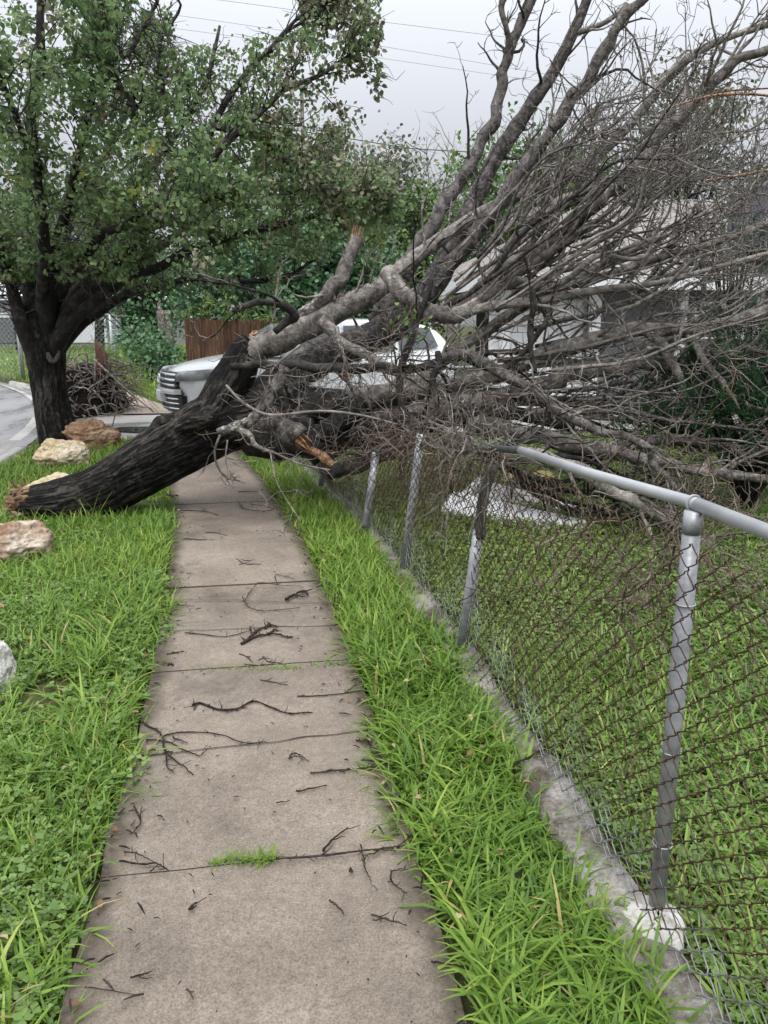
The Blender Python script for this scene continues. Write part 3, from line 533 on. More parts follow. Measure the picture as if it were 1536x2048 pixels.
def street_tree():
    t = thing('street_tree', (-2.76, 11.0, 0), 'standing leafy street tree with black wet trunk forking low, beside the pale boulder', 'tree')
    tr = MB(); P, R = limb([(124, 912, 11.0, 46), (120, 886, 11, 38), (109, 830, 11, 33), (98, 770, 11, 31), (91, 710, 11, 34), (86, 660, 11, 36), (84, 620, 11, 32), (90, 585, 11, 20)], 90)
    tr.tube(P, R, 110, disp=barkdisp(.07, 12, 1.1, .10)); tr.build('trunk', MAT_TRUNK, t)
    k = MB(); P, R = limb([(96, 706, 10.70, 3), (99, 716, 10.66, 5), (105, 723, 10.64, 5), (112, 720, 10.64, 5), (117, 710, 10.68, 4), (118, 702, 10.72, 2)], 16); k.tube(P, R, 8, disp=barkdisp(.3, 4)); k.build('branch_scar', MAT_LIMBM, t)
    lim = [[(72, 720, 10.9, 18), (46, 650, 10.8, 15), (32, 600, 10.8, 11), (14, 540, 10.7, 10), (-20, 400, 10.4, 7), (-60, 220, 10.2, 3)],
           [(72, 690, 11.1, 17), (66, 590, 11.2, 17), (72, 500, 11.3, 15), (62, 300, 11.4, 11), (80, 100, 11.6, 8), (95, -90, 11.7, 4)],
           [(95, 660, 10.8, 18), (100, 590, 10.7, 17), (118, 480, 10.4, 11), (150, 340, 10.1, 8), (190, 180, 9.9, 6), (215, -20, 9.8, 3)],
           [(108, 670, 11.2, 18), (130, 590, 11.4, 14), (180, 490, 11.7, 13), (260, 390, 12.1, 9), (340, 280, 12.4, 7), (400, 170, 12.6, 5), (440, 60, 12.8, 2.5)],
           [(110, 680, 10.9, 18), (150, 605, 10.8, 14), (220, 540, 10.6, 11), (300, 455, 10.5, 10), (390, 330, 10.3, 8), (440, 215, 10.2, 6), (530, 90, 10.1, 4), (640, 10, 10.0, 2)],
           [(112, 690, 10.8, 16), (165, 620, 10.6, 12), (240, 568, 10.4, 10), (340, 520, 10.1, 9), (460, 470, 9.9, 7), (600, 430, 9.8, 5), (720, 400, 9.7, 2.5)],
           [(114, 705, 11.0, 14), (170, 640, 11.1, 11), (250, 592, 11.3, 9), (360, 562, 11.6, 8), (470, 562, 11.9, 6), (570, 545, 12.1, 4), (640, 520, 12.3, 2)],
           [(150, 590, 10.8, 11), (260, 480, 10.2, 9), (370, 380, 9.6, 7), (470, 270, 9.3, 6), (560, 190, 9.2, 5), (680, 130, 9.1, 3), (745, 100, 9.1, 1.6)],
           [(230, 560, 10.6, 9), (350, 470, 10.9, 8), (450, 400, 11.2, 6), (560, 330, 11.5, 4.5), (660, 280, 11.8, 2.5)],
           [(100, 590, 11.4, 14), (130, 470, 12.2, 10), (200, 330, 13.0, 7), (270, 180, 13.6, 5), (310, 40, 14, 3)],
           [(85, 600, 10.5, 12), (95, 470, 9.6, 9), (70, 330, 9.0, 7), (20, 190, 8.6, 5), (-40, 60, 8.4, 3)],
           [(60, 600, 11.3, 12), (20, 480, 12.0, 9), (-60, 330, 12.8, 6), (-150, 180, 13.5, 3)],
           [(420, 250, 10.25, 7), (520, 280, 9.6, 6), (610, 350, 9.2, 5), (690, 395, 9.0, 3), (740, 420, 8.9, 1.6)],
           [(110, 600, 10.7, 12), (180, 500, 9.8, 9), (280, 430, 9.0, 7), (370, 400, 8.5, 4), (440, 400, 8.2, 2)],
           [(300, 455, 10.5, 7), (380, 430, 11.2, 6), (500, 380, 12.0, 5), (620, 380, 12.6, 3), (720, 450, 13, 1.6)],
           [(190, 180, 9.9, 5), (270, 80, 9.8, 4), (330, -30, 9.7, 3)], [(340, 280, 12.4, 5), (320, 120, 12.2, 4), (360, -10, 12.2, 2)],
           [(530, 120, 10.1, 4), (580, 60, 10.1, 3), (640, 20, 10.2, 2), (670, -30, 10.2, 1.5)], [(390, 330, 10.3, 6), (300, 270, 9.6, 5), (240, 170, 9.2, 4), (200, 60, 9.0, 2)]]
    skyreg = lambda x, y: ((x > 345) & (x < 600) & (y < 95 - .14 * (x - 345))) | ((x > 765) & (y < 330)) | ((x > 250) & (x < 345) & (y < 30))
    LP = []; LA = []; LT = []; LB = []; tw = MB()
    for L in lim:
        if L[0][1] > 585: L.insert(0, (95 + (L[0][0] - 95) * .45, L[0][1] + 75, 11.02, L[0][3] * .8)); L[1] = (L[1][0], L[1][1], 11 + (L[1][2] - 11) * .6, L[1][3])
        P, R = limb(L, 34); P = P + .03 * np.stack([vnoise(np.stack([np.arange(34) * .45, np.full(34, c * 9.1), np.full(34, L[0][0] * .1)], -1), c) for c in range(3)], -1) * np.linspace(0, 1, 34)[:, None] * 3
        b = MB(); b.tube(P, R * (1 + .1 * vnoise(np.stack([np.arange(34) * .8, R * 0, R * 0], -1))), 9); b.build('limb', MAT_LIMBD if R[8] > .075 else MAT_LIMBM, t)
        n0 = 10 if L[0][1] > 500 else 5
        for i in range(n0, 34):
            for j in range(3 if i > 15 else 2):
                d = unit(P[min(i + 1, 33)] - P[i - 1]); a = unit(d * .75 + rvec(1)[0] * .95 + [0, 0, .1]); ln = rng.uniform(.35, 1.05)
                if i > 29: ln *= .55
                Q = wander(P[i], a, ln, 6, .2, .02)
                x, y, z = proj(Q[4])
                if skyreg(x, y): continue
                tw.tube(Q, np.linspace(min(R[i] * .4, .011), .003, 6), 3)
                x, y, z = proj(Q[-1])
                for s in range(3):
                    T = wander(Q[rng.integers(1, 6)], unit(a + rvec(1)[0] * .9), rng.uniform(.12, .36), 4, .25, -.02); tw.tube(T, np.linspace(.004, .002, 4), 3)
                    m_ = 10 + int(rng.random() * 9); u = rng.uniform(0, 3, m_); k0 = np.minimum(u.astype(int), 2); pos = T[k0] * (1 - (u - k0))[:, None] + T[k0 + 1] * (u - k0)[:, None] + rng.normal(size=(m_, 3)) * .045
                    LP.append(pos); LA.append(rvec(m_) + [0, 0, -.75]); yel = rng.random() < .018; LT.append(np.where(yel, rng.uniform(.955, 1, m_), rng.uniform(0, .94, m_))); LB.append(np.full(m_, (x > 560 and y < 420 and rng.random() < .6) or rng.random() < .06))
    tag(tw.build('twig_growth', MAT_LIMBM, t), kind='stuff')
    LP = np.vstack(LP); LA = np.vstack(LA); LT = np.concatenate(LT); LB = np.concatenate(LB)
    x, y, z = proj(LP)
    low = (LP[:, 2] > 2.05) & ~((x < 250) & (y > 560)) & ~((y > 520) & (x > 560))
    sky = (x > 345) & (x < 600) & (y < 95 - .14 * (x - 345)) & (rng.random(len(x)) < .93) | (x > 765) & (y < 330)
    gap = n2(LP[:, 0] + .3 * LP[:, 1], LP[:, 2], 1.15, 77, 2) + np.clip((LP[:, 2] - 3.6) * .10, 0, .30) > .46
    keep = low & ~sky & ~gap; LP, LA, LT, LB = LP[keep], LA[keep], LT[keep], LB[keep]; n = len(LP); print('pear leaves', n)
    for nm, mk, mt in (('crown', ~LB, MAT_PEAR), ('browning_leaves', LB, MAT_PEARB)):
        g = MB(); k = mk.sum(); leaves(g, LP[mk], LA[mk], rvec(k) + [0, -.25, .75], rng.uniform(.042, .075, k), .048, LT[mk], True, .14); tag(g.build(nm, mt, t), kind=None if nm == 'crown' else 'stuff')
street_tree()
# ------------------------------------------------------------------ the fallen tree
FT = thing('fallen_tree', (-1.95, 6.6, 0), 'big leafless fallen tree with black wet trunk, snapped at its base, lying across the pavement', 'fallen tree')
def ftrunk():
    b = MB(); P, R = limb([(28, 1010, 6.62, 30), (70, 1010, 6.62, 40), (130, 1002, 6.65, 46), (200, 980, 6.68, 50), (270, 942, 6.72, 53), (340, 902, 6.78, 57), (400, 868, 6.84, 61), (455, 842, 6.9, 62), (505, 836, 6.95, 58), (550, 836, 7.0, 48)], 260)
    b.tube(P, R, 170, disp=barkdisp(.085, 15, 1.5, .13)); b.build('trunk', MAT_TRUNK, FT)
    b = MB(); P, R = limb([(412, 850, 6.86, 44), (442, 800, 6.86, 44), (468, 752, 6.86, 38), (488, 708, 6.86, 31), (506, 682, 6.86, 23)], 110); b.tube(P, R, 110, disp=barkdisp(.09, 12, 1.4, .2, 12)); b.build('main_limb', MAT_TRUNK, FT)
    b = MB(); P, R = limb([(345, 868, 6.66, 8), (374, 850, 6.60, 19), (402, 842, 6.54, 18), (424, 838, 6.50, 14), (431, 838, 6.48, 10)], 40); b.tube(P, R, 40, disp=barkdisp(.30, 7, 2.0, .3)); b.build('branch_stub', MAT_TRUNK, FT)
    b = MB(); P, R = limb([(306, 862, 6.78, 12), (328, 846, 6.74, 18), (352, 838, 6.7, 12)], 18); b.tube(P, R, 28, disp=barkdisp(.3, 6, 3, .3)); b.build('branch_scar', MAT_TRUNK, FT)
    # torn base: splintered wood
    b = MB(); c = D(34, 1010, 6.6); ax = unit(D(20, 1010, 6.6) - D(130, 1000, 6.65)); s1 = unit(np.cross(ax, [0, 0, 1])); s2 = np.cross(s1, ax)
    for k in range(150):
        rr = .13 * math.sqrt(rng.random()); a = rng.random() * 6.283; o = c + s1 * rr * math.cos(a) + s2 * rr * math.sin(a); ln = rng.uniform(.01, .075) * (1.2 - rr * 2)
        b.tube([o - ax * .12, o + ax * ln * .5, o + ax * ln + rng.normal(size=3) * .012], [.024, .015, .003], 5)
    for k in range(22):
        a = rng.random() * 6.283; o = c + (s1 * math.cos(a) + s2 * math.sin(a)) * .15 - ax * rng.uniform(.0, .08); d = unit(ax * .5 + (s1 * math.cos(a) + s2 * math.sin(a)) * rng.uniform(.2, 1) + rvec(1)[0] * .4); ln = rng.uniform(.02, .07); b.tube([o, o + d * ln * .6, o + d * ln + rng.normal(size=3) * .01], [.018, .011, .002], 5)
    b.build('torn_base', MAT_TORNP, FT, False)
ftrunk()
def splinter(px, py, Yd, dx, dy, n=22, ln=.12, rad=.035, mat=None):
    b = MB(); c = D(px, py, Yd); ax = unit(D(px + dx, py + dy, Yd) - c); s1 = unit(np.cross(ax, [0.1, 1, .2])); s2 = np.cross(ax, s1)
    for k in range(n):
        rr = rad * math.sqrt(rng.random()); a = rng.random() * 6.283; o = c + s1 * rr * math.cos(a) + s2 * rr * math.sin(a); q = o + ax * rng.uniform(.15, 1) ** 1.5 * ln + rng.normal(size=3) * .008; b.tube([o - ax * .04, (o + q) / 2, q], [.011, rng.uniform(.005, .011), .001], 4)
    b.build('torn_wood', mat or MAT_TORN, FT, False)
ALL = []
def fl(pts, mat=None, n=40, k=10, kids=1.0, wob=1.0, dsp=None):
    P, R = limb(pts, n); s = np.arange(n)
    P = P + (wob * .8 if len(pts) < 10 else wob * .35) * np.stack([vnoise(np.stack([s * .33, np.full(n, pts[0][0] * .017 + c * 3.3), np.full(n, pts[-1][1] * .013)], -1), c) for c in range(3)], -1) * (R[:, None] * .9)
    R = R * (1 + .14 * vnoise(np.stack([s * .7, R * 0 + pts[0][1], R * 0], -1), 5))
    b = MB(); b.tube(P, R, k, disp=dsp); ALL.append((P, R, b, mat or MAT_LIMB, kids)); return P
K = MAT_LIMBD; BD = barkdisp(.09, 6, 1.2, .12, 21)
# heavy limbs, seen one by one
fl([(490, 830, 6.95, 46), (560, 770, 7.05, 40), (620, 728, 7.15, 36), (700, 690, 7.25, 33), (780, 655, 7.3, 31), (835, 610, 7.35, 28), (880, 545, 7.4, 23), (925, 450, 7.45, 19), (982, 335, 7.5, 16), (1045, 235, 7.5, 14), (1112, 135, 7.5, 11.5), (1162, 30, 7.5, 9.5), (1195, -70, 7.5, 8)], MAT_LIMBM, 90, 26, .6, .5, BD)
fl([(470, 760, 6.88, 20), (490, 722, 6.86, 25), (520, 694, 6.83, 25), (560, 680, 6.8, 25), (630, 645, 6.8, 25), (700, 608, 6.85, 23), (760, 575, 6.9, 19), (800, 540, 7, 16), (880, 480, 7.1, 14), (960, 430, 7.2, 13), (1050, 385, 7.3, 12), (1150, 345, 7.3, 11), (1260, 250, 7.2, 9), (1340, 150, 7.1, 10), (1420, 90, 7.0, 8), (1560, 40, 6.9, 5)], None, 80, 14, 1, .5, barkdisp(.03, 5, 1, .1))
fl([(760, 640, 7.4, 18), (830, 510, 7.6, 16), (883, 415, 7.7, 14), (940, 330, 7.75, 12.5), (980, 250, 7.8, 11.5), (1004, 165, 7.8, 10.5), (1020, 105, 7.8, 10), (1046, 45, 7.8, 8), (1075, -40, 7.8, 7)], MAT_LIMBM, 60, 12, .7)
fl([(1013, 122, 7.8, 7), (1018, 80, 7.75, 6), (1009, 45, 7.7, 5), (1004, 10, 7.7, 6), (1030, -40, 7.7, 5)], None, 20, 8, .6)
fl([(860, 590, 7.2, 17), (920, 510, 7.1, 15), (978, 435, 7.0, 14), (1045, 335, 7.0, 13), (1108, 250, 6.95, 12), (1178, 150, 6.9, 11), (1228, 65, 6.9, 9), (1290, -10, 6.9, 8), (1330, -70, 6.9, 8)], MAT_LIMBM, 60, 12, .7)
fl([(1205, 110, 6.9, 11), (1228, 60, 6.86, 9), (1252, 12, 6.86, 9)], None, 12, 9, 0)
fl([(1100, 265, 6.95, 12), (1130, 215, 6.9, 12), (1146, 178, 6.9, 11)], None, 12, 9, 0)
fl([(1140, 70, 7.5, 6), (1210, 45, 7.4, 5), (1290, -10, 7.4, 4)], None, 14, 7, .5)
fl([(880, 640, 7.1, 18), (980, 570, 6.9, 18), (1080, 500, 6.8, 16), (1170, 430, 6.7, 14), (1260, 350, 6.6, 12), (1330, 260, 6.5, 13), (1400, 190, 6.4, 11), (1480, 120, 6.3, 9), (1560, 90, 6.2, 7)], None, 60, 12)
fl([(770, 545, 6.7, 15), (800, 580, 6.55, 17), (850, 616, 6.45, 18), (895, 632, 6.4, 17), (940, 618, 6.4, 15), (980, 582, 6.45, 13), (1030, 566, 6.5, 13), (1100, 575, 6.5, 12), (1180, 560, 6.5, 10), (1300, 520, 6.4, 9), (1420, 490, 6.3, 7), (1560, 440, 6.2, 5)], None, 60, 12, .9)
fl([(930, 625, 6.4, 11), (1000, 610, 6.3, 10), (1090, 600, 6.2, 9), (1200, 580, 6.1, 8), (1340, 560, 6, 6), (1560, 500, 5.9, 4)], None, 40, 9)
fl([(560, 835, 7.0, 34), (650, 815, 7.0, 28), (730, 800, 6.95, 23)], K, 24, 18, .3, .4, BD)
fl([(728, 800, 6.95, 22), (800, 785, 6.9, 20), (900, 770, 6.8, 18), (1000, 745, 6.6, 18), (1088, 712, 6.4, 17), (1183, 683, 6.2, 18), (1270, 660, 6.1, 16), (1340, 660, 6.0, 14), (1420, 655, 5.9, 13), (1560, 610, 5.8, 11)], None, 64, 14, .8, .5, barkdisp(.03, 5, 1, .1))
fl([(1285, 658, 6.05, 10), (1325, 690, 5.95, 10), (1350, 735, 5.9, 9), (1365, 790, 5.85, 8), (1382, 830, 5.8, 7), (1370, 862, 5.8, 4)], None, 30, 9, .7)
fl([(1365, 650, 6.0, 9), (1410, 720, 5.8, 8), (1445, 765, 5.7, 7), (1470, 800, 5.65, 6), (1560, 830, 5.6, 4)], None, 26, 9, .7)
fl([(540, 860, 7.05, 38), (640, 850, 7.05, 32), (742, 836, 7.0, 26)], K, 24, 18, .3, .4, BD)
fl([(738, 836, 7.0, 25), (860, 820, 6.9, 22), (960, 802, 6.7, 21), (1060, 780, 6.5, 22), (1150, 750, 6.3, 20), (1240, 735, 6.2, 18), (1340, 724, 6.1, 16), (1440, 712, 6, 14), (1560, 690, 5.9, 12)], None, 64, 14, .8, .5, barkdisp(.04, 5, 1, .1))
fl([(900, 700, 6.2, 11), (983, 730, 6.0, 11), (1048, 775, 5.8, 11), (1128, 830, 5.6, 10), (1208, 862, 5.4, 10), (1285, 885, 5.2, 9), (1312, 930, 5.1, 8), (1360, 985, 5.0, 6)], None, 44, 10, .8)
fl([(930, 850, 6.4, 20), (1010, 862, 6.2, 19), (1088, 878, 5.9, 18), (1208, 898, 5.6, 16), (1268, 918, 5.5, 14), (1393, 938, 5.3, 12), (1560, 960, 5.1, 9)], None, 48, 12, .9)
fl([(1000, 900, 5.8, 17), (1100, 920, 5.6, 18), (1200, 965, 5.4, 16), (1300, 1020, 5.2, 12), (1400, 1080, 5.0, 9), (1560, 1170, 4.8, 6)], None, 40, 12, .9)
fl([(1150, 920, 5.9, 14), (1280, 890, 5.8, 13), (1360, 880, 5.7, 12), (1450, 900, 5.6, 10), (1560, 905, 5.5, 8)], None, 30, 10, .9)
# dark lower limbs by the fence
fl([(500, 868, 6.85, 46), (560, 872, 6.8, 42), (620, 876, 6.75, 36), (700, 878, 6.7, 32), (760, 868, 6.65, 28), (830, 850, 6.6, 23), (930, 838, 6.5, 18), (1030, 830, 6.4, 15), (1150, 850, 6.2, 12)], K, 60, 24, .7, .5, BD)
fl([(520, 830, 7.0, 36), (600, 806, 7.0, 30), (700, 800, 7.0, 22)], K, 24, 16, .3, .4, BD)
fl([(695, 800, 7.0, 21), (830, 765, 7.0, 16), (930, 690, 7.0, 13), (1030, 620, 6.9, 11), (1180, 540, 6.8, 9), (1330, 470, 6.7, 7)], None, 56, 14, .8, .5, BD)
fl([(660, 948, 6.0, 11), (690, 936, 6.1, 17), (730, 922, 6.2, 18), (790, 896, 6.35, 18), (850, 876, 6.5, 16)], K, 30, 16, .2, .4, BD)
fl([(700, 830, 6.6, 20), (665, 850, 6.45, 20), (645, 880, 6.4, 19), (635, 908, 6.36, 15), (625, 926, 6.34, 9)], MAT_LIMBD, 24, 14, .2, .4, BD)
fl([(505, 856, 6.35, 16), (540, 846, 6.3, 20), (575, 856, 6.25, 23), (600, 876, 6.2, 22)], None, 24, 14, .2, .4)
# pale dead limb hanging in front of the trunk, and other broken pieces
fl([(572, 733, 6.2, 13), (556, 762, 6.15, 12.5), (540, 790, 6.1, 11.5), (520, 820, 6.05, 11), (496, 845, 6.0, 11), (470, 855, 6.0, 10), (438, 866, 6.0, 9)], None, 30, 12, .8, .5)
fl([(470, 853, 6.0, 6), (500, 868, 5.95, 6), (512, 890, 5.93, 5), (548, 905, 5.9, 3)], None, 16, 7, .8)
fl([(462, 735, 6.35, 7), (520, 730, 6.3, 9), (590, 731, 6.3, 10), (675, 738, 6.3, 10), (760, 738, 6.3, 10), (840, 735, 6.3, 9), (940, 712, 6.3, 7), (1060, 700, 6.2, 5)], K, 44, 9, .8)
fl([(712, 476, 6.9, 14), (692, 530, 6.85, 15), (668, 572, 6.8, 15), (630, 610, 6.8, 13), (590, 636, 6.8, 11), (545, 668, 6.8, 8)], None, 30, 12, .4, .6)
fl([(545, 660, 6.5, 7), (590, 632, 6.45, 9), (560, 612, 6.4, 8), (500, 607, 6.35, 6), (465, 622, 6.3, 3)], K, 24, 9, .7)
fl([(640, 640, 6.5, 12), (680, 680, 6.45, 12), (740, 715, 6.4, 9), (790, 735, 6.35, 6)], None, 20, 9, .6)
fl([(800, 960, 5.9, 6), (812, 880, 6.0, 8), (802, 760, 6.1, 8), (830, 660, 6.2, 7), (862, 560, 6.3, 5)], K, 30, 8, .8)
fl([(880, 700, 6.0, 7), (868, 780, 5.9, 7), (882, 880, 5.7, 6), (905, 985, 5.5, 4)], K, 26, 8, 1.0)
fl([(895, 700, 6.3, 6), (1000, 740, 6.2, 6), (1085, 660, 6.1, 6), (1105, 615, 6.1, 5)], K, 24, 8, .9)
fl([(1070, 745, 6.0, 5), (1062, 660, 6.0, 7), (1068, 580, 6.0, 5)], K, 16, 8, .5)
splinter(512, 674, 6.86, 14, -8, 14, .08, .05); splinter(602, 880, 6.2, 24, 22, 40, .10, .062); splinter(712, 484, 6.9, 6, -30, 46, .16, .05, MAT_TORNP); splinter(694, 752, 6.6, 12, 6, 16, .05, .05); splinter(1155, 440, 6.7, 30, -26, 12, .2, .03)
b = MB(); P, R = limb([(612, 898, 6.3, 7), (640, 910, 6.25, 9), (668, 932, 6.2, 6), (690, 950, 6.19, 3), (706, 962, 6.18, 1)], 30); b.tube(P, R, 14, disp=barkdisp(.5, 5, 3, .4)); b.build('torn_strip', MAT_TORN, FT, False)
for pts in ([(1340, 215, 6.4, 1), (1420, 192, 6.3, 2.6), (1500, 188, 6.2, 2.4), (1570, 196, 6.1, 2)], [(1400, 362, 6.2, 1), (1470, 352, 6.1, 2.6), (1560, 336, 6.0, 2.6)], [(1395, 205, 6.5, 1), (1440, 184, 6.4, 2), (1560, 175, 6.3, 1.6)]):
    b = MB(); P, R = limb(pts, 14); b.tube(P, R, 7, disp=barkdisp(.3, 4)); b.build('torn_strip', MAT_TORN, FT, False)
# the fan of lesser limbs, all sweeping out from the fork
ox, oy = 660, 770
def fan(ang, r0, r1, Y1, rad, x0=ox, y0=oy, mat=None, kids=1.0, bendy=7.0, Y0=6.9):
    pts = []; n = 9; ph = rng.random() * 50; A = math.radians(ang)
    for i in range(n):
        u = i / (n - 1); r = r0 + (r1 - r0) * u; a = A + math.radians(bendy) * vnoise(np.array([u * 3.5, ph, 0.])) * (.3 + u) + math.radians(4) * (u - .5)
        pts.append((x0 + r * math.cos(a), y0 - r * math.sin(a), Y0 + (Y1 - Y0) * (r / 1000), rad * (1 - .78 * u)))
    fl(pts, mat, 38, 8, kids, 1.3)
NF = 38
for i in range(NF):
    a = -7 + 52 * ((i + rng.random()) / NF); r0 = rng.uniform(330, 640) if 2 < a < 28 else rng.uniform(200, 520)
    if 38 < a: r0 = rng.uniform(330, 560)
    hz = -2 < a < 26
    if hz and rng.random() < .4: r0 = rng.uniform(620, 820)
    lim_ = 1000 / max(.3, math.cos(math.radians(a))) if a < 33 else 1000
    top = {True: 760, False: 1000}[a > 38]
    fan(a, r0, min(lim_, rng.uniform(.8, 1.05) * 1000 if a < 36 else top), rng.uniform(5.0, 7.9), rng.choice([3.5, 4.5, 5, 6, 7] if hz else [4.5, 6, 7, 8, 10, 12]), kids=.65 if hz else 1, bendy=rng.uniform(4, 10), mat=MAT_LIMB if rng.random() < .8 else MAT_LIMBM)
for i in range(6): fan(rng.uniform(-30, -9), rng.uniform(0, 200), rng.uniform(420, 640), rng.uniform(4.2, 5.4), rng.uniform(5, 9), 850 + rng.uniform(-40, 60), 880, MAT_LIMBD, 1.2, 10, 6.0)
NCOUNT = len(ALL)
for i in range(64):
    a = -8 + 56 * ((i + rng.random()) / 64); r0 = rng.uniform(330, 700) if 2 < a < 28 else rng.uniform(220, 640)
    if 0 < a < 24 and i % 3 == 0: continue
    fan(a, r0, rng.uniform(800, 1050) / (1 if a > 33 else max(.8, math.cos(math.radians(a)))), rng.uniform(4.8, 7.9), rng.choice([3, 3.5, 4, 5, 6]), bendy=rng.uniform(4, 11), kids=.8)
print('limbs', NCOUNT, len(ALL))
NT = [0]
def offshoots(P, R, bm, tw, kids):
    n = len(P); L = np.linalg.norm(np.diff(P, axis=0), axis=1).sum(); m_ = int(L * 4.4 * kids)
    for j in range(m_):
        i = int(rng.uniform(.18, .99) * (n - 2)) + 1; d = unit(P[i + 1] - P[i - 1]); a = unit(d * rng.uniform(.5, 1.1) + rvec(1)[0] * .75 + np.array([0, 0, .05])); r = min(R[i] * rng.uniform(.32, .6), .017); ln = rng.uniform(.25, .95) * (.6 if R[i] < .012 else 1)
        Q = wander(P[i], a, ln, 9, .20, .01, drift=d * .05); rq = np.linspace(r, .0045, 9); bm.tube(Q, rq, 5, False, False); twigs(Q, rq, tw, ln)
    Q = P[int(n * .55):]; twigs(Q, R[int(n * .55):], tw, L * .6)
def twigs(Q, rq, tw, ln, dens=4.4):
    n = len(Q)
    for k in range(int(ln * dens) + 1):
        i = rng.integers(1, n); e = unit(Q[i] - Q[i - 1]); a = unit(e * .9 + rvec(1)[0]); l2 = rng.uniform(.06, .36); m2 = 6 if l2 > .12 else 4
        T = wander(Q[i], a, l2, m2, .26, .0); tw.tube(T, np.linspace(min(.0058, rq[i] * .85), .0022, m2), 3, False, False); NT[0] += 1
        if l2 > .13:
            for s in range(2): j = rng.integers(1, m2); U = wander(T[j], rvec(1)[0] + e * .4, l2 * .4, 4, .35); tw.tube(U, np.linspace(.0036, .0018, 4), 3, False, False)
SPRAY = MB(); STW = MB()
for P, R, b, mt, kids in ALL[NCOUNT:]: SPRAY.tube(P, R, 6); offshoots(P, R, SPRAY, STW, kids)
sp_ = tag(SPRAY.build('branch_spray', MAT_LIMB, FT), kind='stuff'); tag(STW.build('twig_growth', MAT_TWIG, sp_), kind='stuff')
for P, R, b, mt, kids in ALL[:NCOUNT]:
    tw = MB()
    if kids > 0: offshoots(P, R, b, tw, kids)
    o = b.build('limb', mt, FT)
    if tw.n: tag(tw.build('twig_growth', MAT_TWIG if rng.random() < .75 else MAT_TWIGB, o), kind='stuff')
# tangle of broken brown twigs hanging where the crown hits the fence
def tangle(n, x0, x1, y0, y1, Ya, Yb, up=-.03, ln=(.25, .8), mat=MAT_TWIGB, rr=.006):
    b = MB()
    for k in range(n):
        x, y = rng.uniform(x0, x1), rng.uniform(y0, y1); P = wander(D(x, y, rng.uniform(Ya, Yb)), rvec(1)[0] * [1, .6, 1.3] + [.15, 0, -.2], rng.uniform(*ln), 10, .26, up)
        P[:, 2] = np.maximum(P[:, 2], .05); rq = np.linspace(rng.uniform(.5, 1) * rr, .002, 10); b.tube(P, rq, 5, False, False); twigs(P, rq, b, .6, 8)
    tag(b.build('twig_growth', mat, FT), kind='stuff')
tangle(24, 770, 1010, 640, 900, 5.4, 6.6); tangle(46, 790, 960, 830, 925, 4.2, 6.0, -.05, (.2, .5)); tangle(18, 900, 1010, 860, 930, 3.0, 3.8, -.05, (.15, .35), MAT_TWIG, .005); tangle(26, 1150, 1540, 950, 1090, 3.6, 5.2, -.02, (.3, .9), MAT_TWIGB, .007); tangle(44, 1040, 1540, 1090, 1250, 2.6, 4.2, -.02, (.3, .8), MAT_TWIGB, .006); tangle(14, 760, 1000, 560, 860, 5.6, 6.6, -.02, (.25, .7), MAT_TWIG, .006)
tangle(34, 480, 780, 680, 860, 5.9, 6.5, -.01, (.25, .7), MAT_TWIG, .006); tangle(24, 900, 1300, 700, 860, 5.2, 6.2, .0, (.3, .9), MAT_TWIG, .006)
for pts in ([(440, 870, 5.95, 2.6), (430, 900, 5.9, 2.4), (434, 930, 5.9, 2.2), (452, 955, 5.9, 2), (480, 962, 5.9, 1.4)], [(452, 770, 6.1, 2.5), (480, 800, 6.05, 3), (520, 825, 6.0, 3.2), (560, 830, 5.9, 3.2), (640, 822, 5.85, 3), (720, 830, 5.85, 2.6), (800, 850, 5.8, 2)], [(548, 905, 5.9, 2.4), (600, 928, 5.85, 2), (660, 940, 5.8, 1.4)], [(548, 640, 6.4, 3), (556, 560, 6.4, 2.5), (566, 520, 6.4, 1.5)], [(540, 900, 5.9, 1.6), (552, 960, 5.7, 1.5), (580, 1010, 5.6, 1.2), (600, 1040, 5.5, 1)], [(455, 880, 5.95, 2), (452, 925, 5.9, 1.6), (470, 960, 5.9, 1.2)], [(600, 690, 6.3, 2.5), (545, 740, 6.2, 2.3), (540, 790, 6.1, 2), (535, 850, 6.0, 1.6)]):
    b = MB(); P, R = limb(pts, 22); b.tube(P, R, 6); twigs(P, R, b, .5, 8); b.build('twig', MAT_TWIG, FT)
b = MB(); g_ = 40; pp = D(815, 655, 6.2) + rng.normal(size=(g_, 3)) * [.09, .08, .13]; leaves(b, pp, rvec(g_), rvec(g_), .05, .035, rng.uniform(.7, 1, g_)); tag(b.build('leaf_tuft', MAT_GREEN, FT), kind='stuff')
print('twigs', NT[0])
# ------------------------------------------------------------------ chain-link fence beside the pavement
def fH(s): return np.interp(s, [0, 1.6, 3.1, 4.0, 4.8, 5.7, 6.5, 7.2, 8.0, 9.3], [1.10, 1.10, 1.07, 1.0, .95, .80, .52, .50, .85, 1.05])
def fbase(s): return np.stack([fencex(s), s, .04 + 0 * s], -1)
def fsurf(s, t):
    B = fbase(s); h = fH(s) - .05; Z = .02 + t * h
    off = np.interp(s, [0, 2.6, 3.6, 4.6, 5.4, 6.3, 7.2, 8.4, 9.3], [0, 0, .03, .06, -.02, -.22, -.12, .02, 0]) * np.sin(np.clip(t, 0, 1) * 2.2)
    bulge = .018 * np.sin(s * 2.3) * np.sin(t * 3.1) + .01 * n2(s, t, 2.0, 31)
    B = B + np.stack([off + bulge - .035, .05 * n2(t, s, 1.5, 33) * np.clip(s - 3, 0, 1), Z], -1); return B
MAT_BENT = paint('weathered_zinc', (.075, .085, .085), .6, .4, .3, .25, 12)
